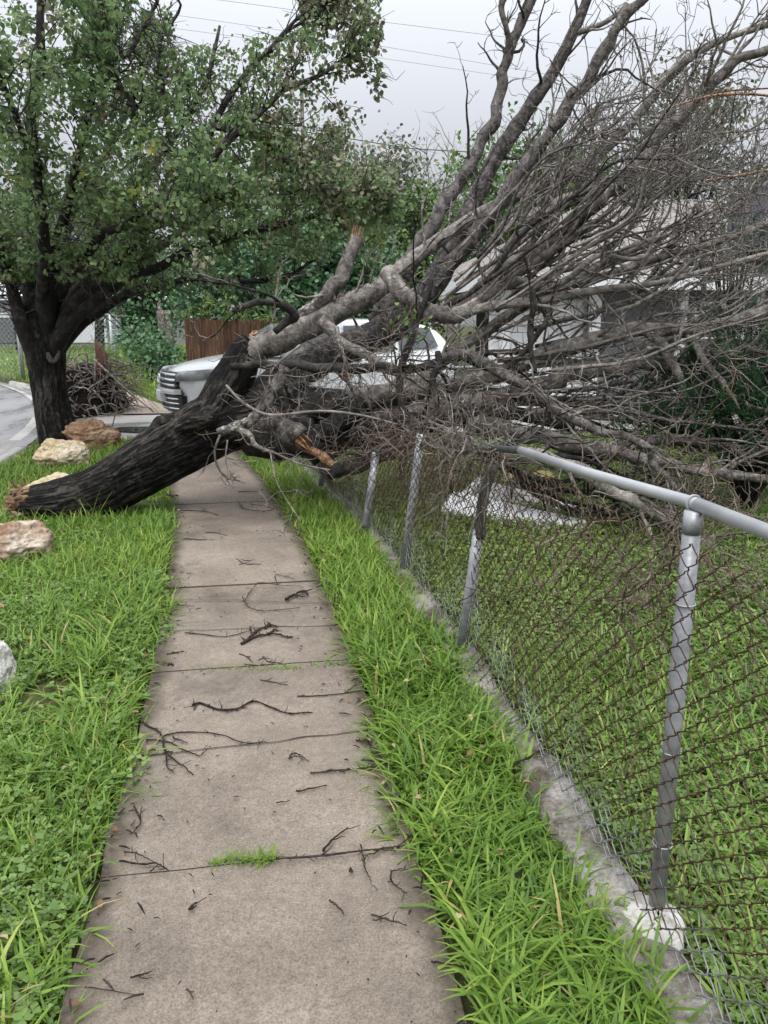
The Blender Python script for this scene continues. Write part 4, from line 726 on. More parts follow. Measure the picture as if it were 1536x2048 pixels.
FE = thing('chain_link_fence', (1.02, 1.64, 0), 'rusty chain-link fence with grey top rail beside the pavement, crushed under the fallen tree', 'fence')
def post(bx, by, Yb, tx, ty, Yt, r=.030, mid=None, nm='post'):
    a = D(bx, by, Yb); a[2] = .0 if mid is None else a[2]; c = D(tx, ty, Yt); P = [a, c] if mid is None else [a, D(*mid), c]
    b = MB(); b.tube(spline(P, 16) if mid else np.array([a, a * .5 + c * .5, c]), r, 18); return b.build(nm, MAT_GALV if mid is None else MAT_BENT, FE), a, c
q1, a1, c1 = post(1310, 1850, 1.645, 1387, 1022, 1.645, .0215)
def ring(c, ax, r, tr, mat, par, nm):
    b = MB(); ax = unit(ax); s1 = unit(np.cross(ax, [.3, .1, .9])); s2 = np.cross(ax, s1); th = np.linspace(0, 2 * math.pi, 25); b.tube(c + r * (np.cos(th)[:, None] * s1 + np.sin(th)[:, None] * s2), tr, 6, False, False); return b.build(nm, mat, par)
for u in (.22, .455, .80): ring(a1 * (1 - u) + c1 * u, c1 - a1 + [0, .02, .05], .0245, .002, MAT_WIRE2, q1, 'tie_wire')
b = MB(); b.tube([c1 - [0, 0, .055], c1 - [0, 0, .03], c1 - [0, 0, .008]], [.0224, .0224, .0216], 24); b.build('post_cap', MAT_GALV, FE)
post(922, 1308, 3.45, 957, 1062, 3.43, .0265); post(960, 1075, 3.42, 985, 930, 3.38, .0255, (966, 1000, 3.40), 'bent_post')
post(806, 1152, 4.72, 842, 868, 4.70, .028); post(728, 1078, 5.66, 752, 905, 5.72, .030); post(640, 960, 7.5, 655, 880, 7.6); post(552, 912, 9.3, 552, 800, 9.3, .034)
def onx(x, y, X): d = ray(x, y); return _e + d * (X / d[0])
r0 = onx(1387, 1006, 1.02); r1 = onx(1536, 1064, 1.035); r2 = onx(1042, 901, .955); r1 = r0 + (r1 - r0) * 3.2
b = MB(); b.tube(np.array([r1, r0 * .5 + r1 * .5, r0 - (r0 - r1) * .02]), .0168, 18); b.build('top_rail', MAT_RAIL, FE); b = MB(); b.tube(np.array([r0 + (r1 - r0) * .06, r0, (r0 + r2) / 2 + [0, 0, -.006], r2]), .0158, 18); b.build('top_rail', MAT_RAIL, FE)
RP = spline([r2, (r2 + D(985, 897, 3.5)) / 2, D(985, 897, 3.5), D(900, 905, 4.1), D(842, 888, 4.7), D(752, 905, 5.72), D(690, 905, 6.5), D(660, 885, 7.5), D(552, 802, 9.3)], 60); b = MB(); b.tube(RP, .0155, 10); b.build('bent_rail', MAT_BENT, FE)
ring(r0, r2 - r0, .0185, .0035, MAT_GALV, FE, 'rail_clamp')
b = MB(); wires(b, lambda s, t: fsurf(s - .5 + 0 * t, t) + np.stack([.0035 * np.sign(np.sin(s * 500 + t * 90)), 0 * s, 0 * s], -1), 9.8, lambda s: float(fH(np.maximum(s - .5, 0))) + .02, .0345, .0020, 4, 8); b.build('wire_mesh', MAT_WIRE, FE)
# side run along the driveway in front of the car
t2 = thing('chain_link_fence', (.3, 9.4, 0), 'pale chain-link fence in front of the white car, half hidden by fallen limbs', 'fence'); s0 = np.array([float(fencex(9.35)), 9.35, 0]); s1 = np.array([6.2, 11.0, 0]); Ls = np.linalg.norm(s1 - s0); uu = (s1 - s0) / Ls
b = MB(); wires(b, lambda s, t: s0 + uu * s[:, None] + np.stack([s * 0, s * 0, .03 + t * (1.0 + .05 * np.sin(s))], -1), Ls, lambda s: 1.05, .05, .0028, 3, 4); b.build('wire_mesh', MAT_WIRE2, t2)
for k in range(1, 4): b = MB(); q = s0 + uu * Ls * k / 3; b.tube([q, q + [0, 0, 1.08]], .03, 10); b.build('post', MAT_GALV, t2)
b = MB(); b.tube([s0 + [0, 0, 1.05], s0 + uu * Ls + [0, 0, 1.05]], .021, 8); b.build('top_rail', MAT_GALV, t2)
# pale mortar at the post foot
b = MB(); th = np.linspace(0, 2 * math.pi, 34, endpoint=False); rings = []
for k, (rr, z) in enumerate(((1.0, .02), (.92, .052), (.7, .064), (.35, .07), (.05, .07))): r_ = rr * (1 + .22 * vnoise(np.stack([np.cos(th) * 1.6, np.sin(th) * 1.6, th * 0 + 4], -1))); rings.append(np.stack([1.0 + .085 * r_ * np.cos(th), 1.61 + .10 * r_ * np.sin(th), z + .008 * vnoise(np.stack([np.cos(th) * 4, np.sin(th) * 4, th * 0 + k], -1))], -1))
V = np.stack(rings); V = np.concatenate([V, V[:, :1]], 1); b.grid(V); tag(b.build('mortar_patch', MAT_MORTAR, None), 'white mortar collar on the concrete strip at the foot of the nearest fence post', 'mortar patch')
# ------------------------------------------------------------------ the white car
def suv():
    a = math.radians(17); loc = np.array([-1.50, 12.75, -.01]); t = thing('parked_car', loc, 'white sport utility car parked across the driveway behind the fallen trunk', 'car'); t.rotation_euler = (0, 0, a); LOCAL.add(t.name)
    # own space: nose at x=0, tail at +x, driver side towards -y
    xf = lambda y: .30 * (np.abs(y) / .93) ** 2.6
    st = [(0.0, .24, .66, .80), (.04, .22, .80, .86), (.12, .2, .90, .9), (.3, .2, .985, .93), (.7, .22, 1.06, .95), (1.1, .24, 1.12, .955), (1.5, .24, 1.14, .96), (2.4, .24, 1.13, .96), (3.4, .24, 1.14, .96), (4.2, .26, 1.16, .95), (4.65, .3, 1.16, .92), (4.85, .36, 1.05, .86), (4.89, .42, .9, .82)]
    def sec(zb, zt, w_): return [(0, zb), (w_ * .8, zb), (w_ * .97, zb + .10), (w_, zb + .3), (w_ * .985, zb + .52 * (zt - zb)), (w_ * 1.0, zb + .68 * (zt - zb)), (w_ * .97, zt - .09), (w_ * .88, zt - .02), (w_ * .6, zt + .012), (0, zt + .025)]
    V = []
    for x, zb, zt, w_ in st:
        s_ = sec(zb, zt, w_); full = [(-y, z) for y, z in s_] + [(y, z) for y, z in s_[::-1][1:-1]]; V.append([(x + float(xf(y)) * max(0, 1 - x / 1.6), y, z) for y, z in full])
    V = np.array(V); V = np.concatenate([V, V[:, :1]], 1); m_ = len(V[0]) - 1
    b = MB(); n, k = V.shape[0], m_; q = [[i * k + j, i * k + (j + 1) % k, (i + 1) * k + (j + 1) % k, (i + 1) * k + j] for i in range(n - 1) for j in range(k)]
    vv = V[:, :-1].reshape(-1, 3); ce = [vv[:k].mean(0), vv[-k:].mean(0)]; tt = [[n * k, (j + 1) % k, j] for j in range(k)] + [[n * k + 1, (n - 1) * k + j, (n - 1) * k + (j + 1) % k] for j in range(k)]
    b.add(np.vstack([vv, ce]), q, tt); o = b.build('body', MAT_CAR, t); sm = o.modifiers.new('sub', 'SUBSURF'); sm.levels = 2; sm.render_levels = 2
    # greenhouse
    gh = [(1.22, 1.12, .90, 1.125, .88), (1.55, 1.12, .90, 1.34, .80), (2.0, 1.1, .9, 1.58, .72), (2.35, 1.1, .9, 1.67, .69), (3.0, 1.1, .9, 1.71, .68), (3.9, 1.1, .9, 1.69, .67), (4.5, 1.1, .89, 1.62, .65), (4.72, 1.1, .88, 1.42, .7), (4.84, 1.08, .86, 1.12, .8)]
    V = []
    for x, zb, wb, zt, wt in gh:
        s_ = [(wb, zb), (wb * .55 + wt * .45, zb * .5 + zt * .5), (wt * 1.04, zt - .07 * (zt - zb) * 2), (wt * .9, zt), (0, zt + .02 * (zt > 1.3))]; V.append([(x, -y, z) for y, z in s_] + [(x, y, z) for y, z in s_[::-1][1:]])
    b = MB(); b.grid(np.array(V)); o = b.build('cabin', MAT_CAR, t); sm = o.modifiers.new('sub', 'SUBSURF'); sm.levels = 2; sm.render_levels = 2
    def side(pts, nm, mat, off=.012, sg=-1):
        b = MB(); P = []
        for x, z in pts:
            u = (z - 1.1) / .55; y = .905 - .195 * u + off; P.append((x, sg * y, z))
        b.prism(np.array(P), (0, sg * .012, 0)); return b.build(nm, mat, t, False)
    for sg in (-1, 1):
        side([(1.72, 1.17), (2.70, 1.17), (2.70, 1.58), (2.28, 1.57), (2.0, 1.42)], 'side_window', MAT_GLASS, .01, sg); side([(2.78, 1.17), (3.65, 1.18), (3.65, 1.59), (2.78, 1.59)], 'side_window', MAT_GLASS, .01, sg); side([(3.75, 1.19), (4.5, 1.24), (4.38, 1.55), (3.75, 1.59)], 'side_window', MAT_GLASS, .01, sg)
    b = MB(); b.prism([(1.36, -.72, 1.235), (1.36, .72, 1.235), (2.02, .60, 1.60), (2.02, -.60, 1.60)], (-.022, 0, .03)); b.build('windscreen', MAT_GLASS, t, False)
    # nose: pieces follow the bowed front
    def nose(poly, nm, mat, par=t, d=.02, proud=.0, smooth=False):
        b = MB(); up = np.array(poly, float); n = 14; y0, y1 = up[:, 0].min(), up[:, 0].max(); ys = np.linspace(y0, y1, n); lo = np.interp(ys, up[:2, 0], up[:2, 1]); hi = np.interp(ys, up[3:1:-1, 0], up[3:1:-1, 1])
        zx = lambda z: np.interp(z, [.24, .6, .75, .9, 1.0], [.03, -.005, .0, .035, .10])
        F = np.stack([np.stack([xf(ys) + zx(lo) - proud - d, ys, lo], -1), np.stack([xf(ys) + zx((lo + hi) / 2) - proud - d - .006, ys, (lo + hi) / 2], -1), np.stack([xf(ys) + zx(hi) - proud - d, ys, hi], -1)])
        Bk = F + [d + .06, 0, 0]; b.grid(F); b.grid(np.stack([F[0], Bk[0]])); b.grid(np.stack([F[-1], Bk[-1]])); b.grid(np.stack([F[:, 0], Bk[:, 0]])); b.grid(np.stack([F[:, -1], Bk[:, -1]])); return b.build(nm, mat, par, smooth)
    gr = nose([(-.54, .66), (.54, .66), (.58, .90), (-.58, .90)], 'grille', MAT_BLACK, t, .02)
    for z in (.69, .77, .85): nose([(-.58, z), (.58, z), (.58, z + .032), (-.58, z + .032)], 'grille_bar', MAT_CHROME, gr, .03, .012)
    lg = nose([(-.66, .30), (.66, .30), (.70, .55), (-.70, .55)], 'lower_grille', MAT_BLACK, t, .02)
    for z in (.34, .42, .49): nose([(-.64, z), (.64, z), (.64, z + .022), (-.64, z + .022)], 'grille_bar', MAT_CHROME, lg, .03, .012)
    nose([(-.62, .57), (.62, .57), (.62, .65), (-.62, .65)], 'bumper_bar', MAT_CAR, t, .05, .02)
    nose([(-.17, .44), (.17, .44), (.17, .60), (-.17, .60)], 'number_plate', MAT_WHITE, t, .02, .08)
    em = MB(); th = np.linspace(0, 2 * math.pi, 25)
    for ry, rz, dz in ((.10, .07, 0), (.05, .045, .012), (.085, .028, .02)): em.tube(np.stack([th * 0 - .075, ry * np.cos(th), .79 + dz + rz * np.sin(th)], -1), .008, 6, False, False)
    em.build('emblem', MAT_CHROME, gr)
    for sg in (-1, 1):
        hb = MB(); Fp = []
        for u in np.linspace(0, 1, 12):
            y = .62 + .30 * math.sin(min(u * 1.7, math.pi / 2)); x = float(xf(y)) * 1 + max(0, u - .35) * .62 - .035; w0 = .935; y = min(y, w0)
            x = x + .02; Fp.append([(x, sg * (y + .012), .77 + .06 * u), (x - .012, sg * (y + .022), .84 + .055 * u), (x + .03, sg * (y + .004), .90 + .065 * u)])
        hb.grid(np.array(Fp)); o = hb.build('headlight', MAT_LAMP, t); sl = o.modifiers.new('sol', 'SOLIDIFY'); sl.thickness = .05; sl.offset = 0
        b = MB(); b.box((1.72, sg * 1.02, 1.2), (.16, .2, .15)); o = b.build('wing_mirror', MAT_CAR, t); bv = o.modifiers.new('bev', 'BEVEL'); bv.width = .04; bv.segments = 3
        for x in (.98, 3.86):
            w_ = MB(); th = np.linspace(0, 2 * math.pi, 37); w_.tube(np.stack([x + .29 * np.cos(th), th * 0 + sg * .87, .365 + .29 * np.sin(th)], -1), .085, 12, False, False); wo = w_.build('wheel', MAT_TYRE, t)
            r_ = MB()
            for k in range(10): a_ = k * math.pi / 5; r_.box((x + .12 * math.cos(a_), sg * .955, .365 + .12 * math.sin(a_)), (.22, .03, .045), rot=np.array([[math.cos(a_), 0, -math.sin(a_)], [0, 1, 0], [math.sin(a_), 0, math.cos(a_)]]))
            r_.tube([[x, sg * .90, .365], [x, sg * .965, .365]], [.23, .06], 24); r_.build('rim', MAT_CHROME, wo, False)
            ar = MB(); th = np.linspace(-.25, math.pi + .25, 22); ar.tube(np.stack([x + .40 * np.cos(th), th * 0 + sg * .945, .365 + .40 * np.sin(th)], -1), .035, 8); ar.build('arch_trim', MAT_BLACK, t)
        for x in (2.74, 3.70): b = MB(); b.box((x, sg * .962, .75), (.012, .012, .75)); b.build('door_gap', MAT_BLACK, t, False)
suv()
# ------------------------------------------------------------------ boulders
def boulder(c, size, mat, label, seed, rz=0., rough=.22):
    u = np.linspace(0, math.pi, 70); v = np.linspace(0, 2 * math.pi, 121); U, Vv = np.meshgrid(u, v, indexing='ij'); d = np.stack([np.sin(U) * np.cos(Vv), np.sin(U) * np.sin(Vv), np.cos(U)], -1)
    pl = rvec(13); dd = np.max(np.einsum('ijk,lk->ijl', d, pl), -1); r = np.minimum(1 / np.maximum(dd, .6), 1.22) * .9
    rr = np.random.default_rng(seed); r = r * (1 + rough * fbm(d * 1.7 + seed, 3, seed) + .16 * (1 - 2 * np.abs(fbm(d * 4 + seed, 5, seed + 3))) - .08)
    P = d * r[..., None] * np.array(size); ca, sa = math.cos(rz), math.sin(rz); P = np.stack([P[..., 0] * ca - P[..., 1] * sa, P[..., 0] * sa + P[..., 1] * ca, P[..., 2]], -1)
    P[..., 2] = np.maximum(P[..., 2], -size[2] * .6); b = MB(); b.grid(P[:, ::-1] + np.array(c)); tag(b.build('boulder', mat, None, origin=c), label, 'boulder', 'boulders along the verge')
c = G(40, 1128); boulder((c[0] - .05, c[1] + .12, .10), (.22, .19, .165), MAT_ROCKO, 'orange and white jagged boulder in the left verge in front of the torn trunk base', 3, .2)
c = G(-24, 1395); boulder((c[0] - .03, c[1] + .05, .09), (.125, .12, .15), MAT_ROCKW, 'white boulder cut by the left edge of the picture, nearest to the viewer', 5)
c = G(120, 936); boulder((c[0], c[1] + .1, .12), (.27, .23, .20), MAT_ROCKP, 'smooth pale yellow boulder at the foot of the standing street tree', 8, 0, .12)
c = G(185, 893); boulder((c[0] - .02, c[1] + .1, .12), (.33, .28, .22), MAT_ROCKB, 'rough brown boulder just right of the street tree foot', 12, .3)
c = D(100, 975, 7.2); boulder((c[0], 7.2, .06), (.23, .18, .21), MAT_ROCKP, 'pale boulder half hidden behind the lower end of the fallen trunk', 15, .5, .1)
# ------------------------------------------------------------------ root heap
def heap():
    c = np.array([-3.2, 15.1, 0]); t = thing('brush_heap', c, 'dark tangled heap of roots and cut brush behind the street tree', 'brush pile'); b = MB(); g = MB(); d = rvec(1)
    u = np.linspace(0, math.pi / 2, 20); v = np.linspace(0, 2 * math.pi, 41); U, V = np.meshgrid(u, v, indexing='ij'); dd = np.stack([np.sin(U) * np.cos(V), np.sin(U) * np.sin(V), np.cos(U)], -1); P = dd * np.array([.62, .6, .88]) * (1 + .22 * fbm(dd * 2.5, 3, 3))[..., None]; b.grid(P[:, ::-1] + c + [.05, 0, 0]); b.build('root_mass', paint('root_soil', (.02, .015, .013), .95, .1, 0, .3, 12), t)
    for k in range(330):
        a = rng.uniform(0, 6.283); h = rng.uniform(0, 1); q = c + [.05 + .66 * math.cos(a) * math.sqrt(1 - h * h * .8), .62 * math.sin(a) * math.sqrt(1 - h * h * .8), .9 * h]; dr = np.array([-math.sin(a) * rng.normal(), math.cos(a) * rng.normal(), rng.normal() * .9]) + .35 * (q - c); Q = wander(q, dr, rng.uniform(.3, .9), 9, .28, -.08); Q[:, 2] = np.maximum(Q[:, 2], .02); g.tube(Q, np.linspace(rng.uniform(.008, .022), .004, 9), 4)
    tag(g.build('root_tangle', MAT_LIMB, t), kind='stuff'); g = MB()
    for k in range(60): q = c + [rng.uniform(-.3, .75), rng.uniform(-.5, .3), rng.uniform(.4, 1.0)]; Q = wander(q, (rng.uniform(.2, 1.3), rng.normal() * .4, rng.uniform(-.5, .3)), rng.uniform(.5, 1.1), 9, .14, -.12); Q[:, 2] = np.maximum(Q[:, 2], .02); g.tube(Q, np.linspace(.01, .003, 9), 4)
    tag(g.build('brush_spray', MAT_TWIGB, t), kind='stuff'); b = MB(); b.tube(spline([c + [.35, -.3, .7], c + [.42, -.32, 1.0], c + [.33, -.35, 1.3]], 8), [.10, .12, .12, .11, .10, .085, .06, .02], 10, disp=barkdisp(.2, 4)); b.build('cut_slab', MAT_BOARD, t); b = MB(); b.tube(spline([c + [.3, -.5, 1.0], c + [.75, -.6, .55], c + [1.3, -.7, .06]], 10), np.linspace(.022, .01, 10), 6); b.build('pale_pole', MAT_LIMB, t)
heap()
# ------------------------------------------------------------------ things in the yard
def yard():
    A, B = D(893, 1010, 6.3), D(1165, 1072, 5.55); t = thing('white_bench', ((A[0] + B[0]) / 2, 6, 0), 'white bench of two long planks standing in the yard behind the fence', 'bench')
    def plank(P, Q, wd, th, nm): d = unit(Q - P); s_ = unit(unit(np.cross([0, 0, 1], d)) + [0, 0, .55]); up = np.cross(d, s_); b = MB(); b.prism([P - s_ * wd / 2, Q - s_ * wd / 2, Q + s_ * wd / 2, P + s_ * wd / 2], up * th); o = b.build(nm, MAT_WHITE, t, False); bv = o.modifiers.new('bev', 'BEVEL'); bv.width = .008; bv.segments = 2
    up = np.array([0, 0, .06]); plank(A, B, .27, .05, 'seat_plank'); P2, Q2 = D(960, 985, 6.75), D(1195, 1048, 6.0); plank(P2, Q2, .25, .05, 'top_plank'); plank(D(930, 1000, 6.5), D(968, 965, 6.5), .1, .06, 'end_brace')
    for P, Q, u in ((A, P2, .12), (B, Q2, .12)):
        for base in (A * (1 - .1) + B * .1 if P is A else B * .9 + A * .1, P2 * .9 + Q2 * .1 if P is A else Q2 * .9 + P2 * .1): b = MB(); b.box((base[0], base[1], base[2] / 2), (.07, .07, base[2])); b.build('leg', MAT_LIMBD, t, False)
    my = paint('yellow_plastic', (.62, .53, .23), .5, .5, 0, .08); mr = paint('red_plastic', (.42, .06, .04), .5, .5, 0, .1)
    for x, y, Yd, r, lab in ((1024, 958, 6.4, .085, 'yellow rounded plastic lid lying beyond the white bench, left one of two'), (1085, 953, 6.5, .085, 'yellow rounded plastic lid right above the red pot')):
        q = D(x, y, Yd); u = np.linspace(0, math.pi / 2, 12); v = np.linspace(0, 2 * math.pi, 33); U, V = np.meshgrid(u, v, indexing='ij'); b = MB(); Pm = np.stack([r * np.sin(U) * np.cos(V) * 1.15, r * np.sin(U) * np.sin(V), .6 * r * np.cos(U) + .012 * np.cos(V * 8) * np.sin(U)], -1); b.grid(Pm[::-1]); b.tube(np.stack([r * 1.15 * np.cos(v), r * np.sin(v), v * 0], -1), .010, 6, False, False); o = b.build('plastic_lid', my, None); o.location = q; tag(o, lab, 'plastic lid', 'yellow plastic lids in the yard')
        b = MB(); b.tube([[q[0], q[1], 0], [q[0], q[1], q[2] - .0]], .012, 8); o = b.build('garden_stake', MAT_LIMBD, None, origin=(q[0], q[1], 0)); tag(o, 'thin dark stake standing in the grass under the %s yellow lid' % ('left' if x < 1050 else 'right'), 'stake')
    q = G(1073, 1004, .03); b = MB(); v = np.linspace(0, 2 * math.pi, 33); prf = [(.03, 0), (.042, .0), (.062, .115), (.070, .115), (.070, .136), (.060, .136), (.042, .03), (.0, .03)]; b.grid(np.stack([np.stack([r * np.cos(v), r * np.sin(v), v * 0 + z], -1) for r, z in prf])); o = b.build('flower_pot', mr, None); o.location = q; tag(o, 'red tapered plastic pot on the grass beyond the white bench, under the yellow lids', 'flower pot')
yard()
def juniper(name, c, R, n_cl, label, per=50):
    t = thing(name, (c[0], c[1], 0), label, 'shrub'); b = MB(); st_ = []; g = MB()
    for k in range(n_cl):
        d = rvec(1)[0]; d[2] = abs(d[2]) * 1.1 - .12; q = np.array(c) + d * np.array(R) * rng.uniform(.45, 1.0); q[2] = max(q[2], .08)
        if k % 3 == 0: b.tube(spline([[c[0], c[1], 0], (np.array(c) + q) / 2 + [0, 0, -.05], q], 6), np.linspace(.02, .006, 6), 4)
        ax = unit(d + [0, -.2, .3] + rng.normal(size=3) * .4); T = wander(q, ax, rng.uniform(.18, .34), 8, .12); b.tube(T, np.linspace(.006, .002, 8), 3); m_ = per; i = rng.integers(0, 8, m_); tip = (i / 7)[:, None]
        leaves(g, T[i], rvec(m_) + ax * (.5 + tip), rvec(m_), rng.uniform(.06, .125, m_), .011, np.clip(rng.uniform(0, .8) * .6 + .35 * rng.random(m_), 0, 1), False, .02)
    b.build('stem', MAT_LIMBD, t); g.build('foliage', MAT_NEEDLE, t)
c = D(1490, 850, 6.0); juniper('conifer_shrub', (c[0] + .1, 6.0, .62), (1.0, .6, 1.0), 330, 'dark green needled shrub beside the house at the right edge')
c = D(1500, 385, 9.5); juniper('needled_sapling', (c[0] + .5, 10.4, 2.2), (.8, .5, 1.3), 60, 'tall green needled sapling behind the branches at the upper right, by the gable')
# ------------------------------------------------------------------ sticks on the pavement
def stick(lines, r, label, knob=1.0, cat='stick', name='stick', mat=None, z=.036, grp='fallen sticks on the pavement'):
    b = MB(); O = G(*lines[0][0], z)
    for k, L in enumerate(lines):
        P = np.array([G(x, y, z) for x, y in L]); n = max(10, len(L) * 6); P = spline(P, n) if len(P) > 2 else P[:1] * (1 - np.linspace(0, 1, n)[:, None]) + P[1:] * np.linspace(0, 1, n)[:, None]
        ln = np.linalg.norm(np.diff(P, axis=0), axis=1).sum(); r0 = r * (1 if k == 0 else .72); R = r0 * np.linspace(1, .5, n) * (1 + .22 * vnoise(np.stack([np.arange(n) * .9, np.full(n, L[0][0] * .3), np.full(n, k * 3.)], -1)))
        P = P + np.stack([vnoise(np.stack([np.arange(n) * .7, np.full(n, L[0][1] * .13 + c), np.full(n, k * 2.)], -1)) for c in (0, 9, 5)], -1) * r * [.8, .8, .5]; P[:, 2] = np.maximum(P[:, 2] + r * .6, z + R * .7); b.tube(P, R, 7)
        for j in range(int(ln * 26 * knob)):
            i = rng.integers(1, n - 1); d = unit(P[i + 1] - P[i - 1]); T = wander(P[i], unit(d * .5 + rvec(1)[0] * [1, 1, .5] + [0, 0, .15]), rng.uniform(.012, .05), 4, .3); T[:, 2] = np.maximum(T[:, 2], z + .001); b.tube(T, [R[i] * .7, R[i] * .6, .0012, .001], 5)
    return tag(b.build(name, mat or MAT_STICK, None, origin=O), label, cat, grp)
stick([[(285, 1445), (310, 1460), (325, 1475), (330, 1500), (347, 1520), (370, 1535), (387, 1552)], [(325, 1472), (370, 1465), (440, 1470), (490, 1487), (532, 1484)], [(292, 1480), (330, 1485), (380, 1505), (400, 1512), (415, 1498)], [(345, 1475), (375, 1487)], [(333, 1512), (335, 1535), (348, 1545)]], .0042, 'wide forked branch with long side arms at the left pavement edge', 1)
stick([[(385, 1412), (400, 1408), (440, 1420), (475, 1418), (508, 1404), (550, 1418), (580, 1428), (625, 1426)], [(388, 1420), (398, 1408), (420, 1412)]], .0052, 'thick wavy stick with a knobbly left end lying across the pavement', 1.6)
stick([[(578, 1518), (585, 1508), (600, 1510), (618, 1524)], [(598, 1510), (606, 1522)]], .0026, 'small curled twig alone in mid pavement near the right side joint', 2)
stick([[(593, 1584), (655, 1571)]], .0036, 'straight short bare stick below the small curled twig', .3)
stick([[(553, 1606), (580, 1602)]], .0024, 'tiny straight twig just below the straight short stick', .5)
stick([[(647, 1703), (665, 1680), (695, 1657)]], .0042, 'slightly bent dark stick slanting up to the right above the weedy joint', .6)
stick([[(660, 1802), (674, 1812), (688, 1828)]], .0034, 'short stick slanting down to the right on the nearest slab', .6)
stick([[(378, 1822), (385, 1812), (395, 1806)], [(384, 1820), (392, 1812)]], .0042, 'dark crumbled bark lump on the left of the nearest slab', 2)
stick([[(262, 1956), (284, 1950), (305, 1943)]], .0028, 'short rough stick near the bottom left of the pavement', .8)
stick([[(372, 1980), (380, 1985), (387, 1999)], [(380, 1985), (388, 1983)]], .0022, 'tiny hooked twig near the bottom of the picture', 1)
stick([[(170, 1975), (220, 1981), (270, 1990)]], .0017, 'thin pale stalk reaching out from the left grass at the bottom', .1)
stick([[(550, 1717), (620, 1715), (700, 1706), (770, 1698), (800, 1690), (830, 1668)], [(722, 1690), (727, 1720), (732, 1742), (743, 1765)], [(760, 1699), (748, 1708), (725, 1712)], [(815, 1678), (835, 1656)]], .0036, 'long crooked twig along the weedy joint with a drooping fork', 1.2)
stick([[(782, 1743), (784, 1764), (800, 1778), (815, 1788)], [(781, 1745), (800, 1739), (820, 1741)]], .0030, 'bent double twig by the right grass below the weedy joint', 1.2)
stick([[(742, 1830), (775, 1840), (815, 1851)], [(745, 1842), (770, 1838)]], .0030, 'forked short twig on the right of the nearest slab', 1.2)
stick([[(862, 1925), (890, 1928), (917, 1932)]], .0028, 'straight twig beside the right grass at the bottom', .4)
stick([[(620, 1547), (690, 1541), (745, 1535), (770, 1522)], [(712, 1480), (742, 1490), (760, 1520), (775, 1545)], [(745, 1535), (800, 1530), (870, 1532)], [(725, 1520), (765, 1525)], [(770, 1520), (742, 1500), (730, 1425)]], .0036, 'many armed twig heap poking out of the right grass edge', 2)
stick([[(795, 1610), (830, 1600), (860, 1580)], [(800, 1578), (830, 1595), (850, 1620)], [(780, 1605), (820, 1608)]], .003, 'dark twig half buried in the right grass above the weedy joint', 1)
stick([[(595, 1393), (640, 1392), (700, 1385), (732, 1379)], [(690, 1386), (712, 1370), (735, 1358)]], .003, 'long thin twig with one fork near the right grass, below the green joint', .8)
stick([[(520, 1360), (548, 1365), (576, 1371)]], .0026, 'little thin twig just below the green joint', 1)
stick([[(482, 1290), (500, 1278), (515, 1262), (540, 1252), (556, 1256)], [(490, 1283), (530, 1270), (560, 1272), (583, 1277)], [(505, 1268), (500, 1256)], [(530, 1258), (540, 1246)], [(535, 1270), (548, 1262), (556, 1262)]], .0085, 'thick black knobbly branch piece in the middle of the pavement', 1.5)
stick([[(370, 1266), (410, 1270), (450, 1274), (485, 1266), (500, 1260)]], .003, 'long thin twig running left from the thick black branch piece', .4)
stick([[(485, 1195), (495, 1212), (515, 1221), (550, 1221), (600, 1216)], [(490, 1200), (505, 1178), (520, 1166), (560, 1171), (605, 1173)], [(555, 1170), (552, 1150), (590, 1160)]], .0034, 'open looped twig with two long arms in mid pavement', 1)
stick([[(572, 1201), (590, 1190), (606, 1184), (618, 1192)], [(604, 1186), (622, 1180)], [(590, 1192), (610, 1196)]], .009, 'flat dark bark shred against the right grass', .6, 'bark', 'bark_shred')
stick([[(472, 1118), (490, 1128), (522, 1129)], [(482, 1119), (500, 1122), (523, 1111)], [(478, 1130), (500, 1124)]], .0036, 'small forked twig on the dark slab beyond the cracked joint', 1)
stick([[(392, 1095), (405, 1092), (398, 1100)], [(398, 1100), (410, 1096)]], .0028, 'small crossed twig bits on the left of the dark slab', 1)
stick([[(350, 1021), (400, 1023), (420, 1025), (437, 1031)], [(400, 1023), (410, 1018)]], .0045, 'dark straight stick lying under the raised fallen trunk', 1)
stick([[(336, 991), (346, 994), (355, 992)]], .014, 'short thick brown stick end at the left edge under the trunk', .3)
stick([[(478, 984), (515, 983)]], .0045, 'short dark stick under the trunk near the right grass', .3)
stick([[(410, 1065), (432, 1066), (455, 1071)]], .004, 'short dark twig before the heaved joint, mid pavement', .5)
stick([[(370, 1078), (400, 1080), (440, 1081)], [(345, 1079), (372, 1079)]], .004, 'long thin twig lying along the heaved joint', .5)
stick([[(475, 1003), (490, 1018), (530, 1022), (560, 1015)], [(500, 1008), (535, 1014), (548, 1020)]], .004, 'tangled thin twigs at the right edge under the trunk', 1.2)
stick([[(335, 1309), (352, 1306), (368, 1303)], [(345, 1304), (358, 1308)]], .0036, 'short pointed stick by the left grass above the green joint', .6)
stick([[(335, 1332), (342, 1328), (348, 1332)], [(338, 1326), (345, 1333)]], .0034, 'tiny dark twig clump at the left end of the green joint', 2)
stick([[(480, 1309), (494, 1315), (505, 1325)]], .0036, 'short slanted twig directly above the green joint, left of another twig', 1)
stick([[(525, 1313), (535, 1323), (555, 1326), (573, 1331)], [(490, 1329), (520, 1331), (548, 1327)]], .003, 'spiky low twig lying right against the green joint', 2)
stick([[(350, 1200), (358, 1210), (390, 1213)]], .003, 'thin bent twig sticking out of the left grass beyond the thick branch piece', .6)
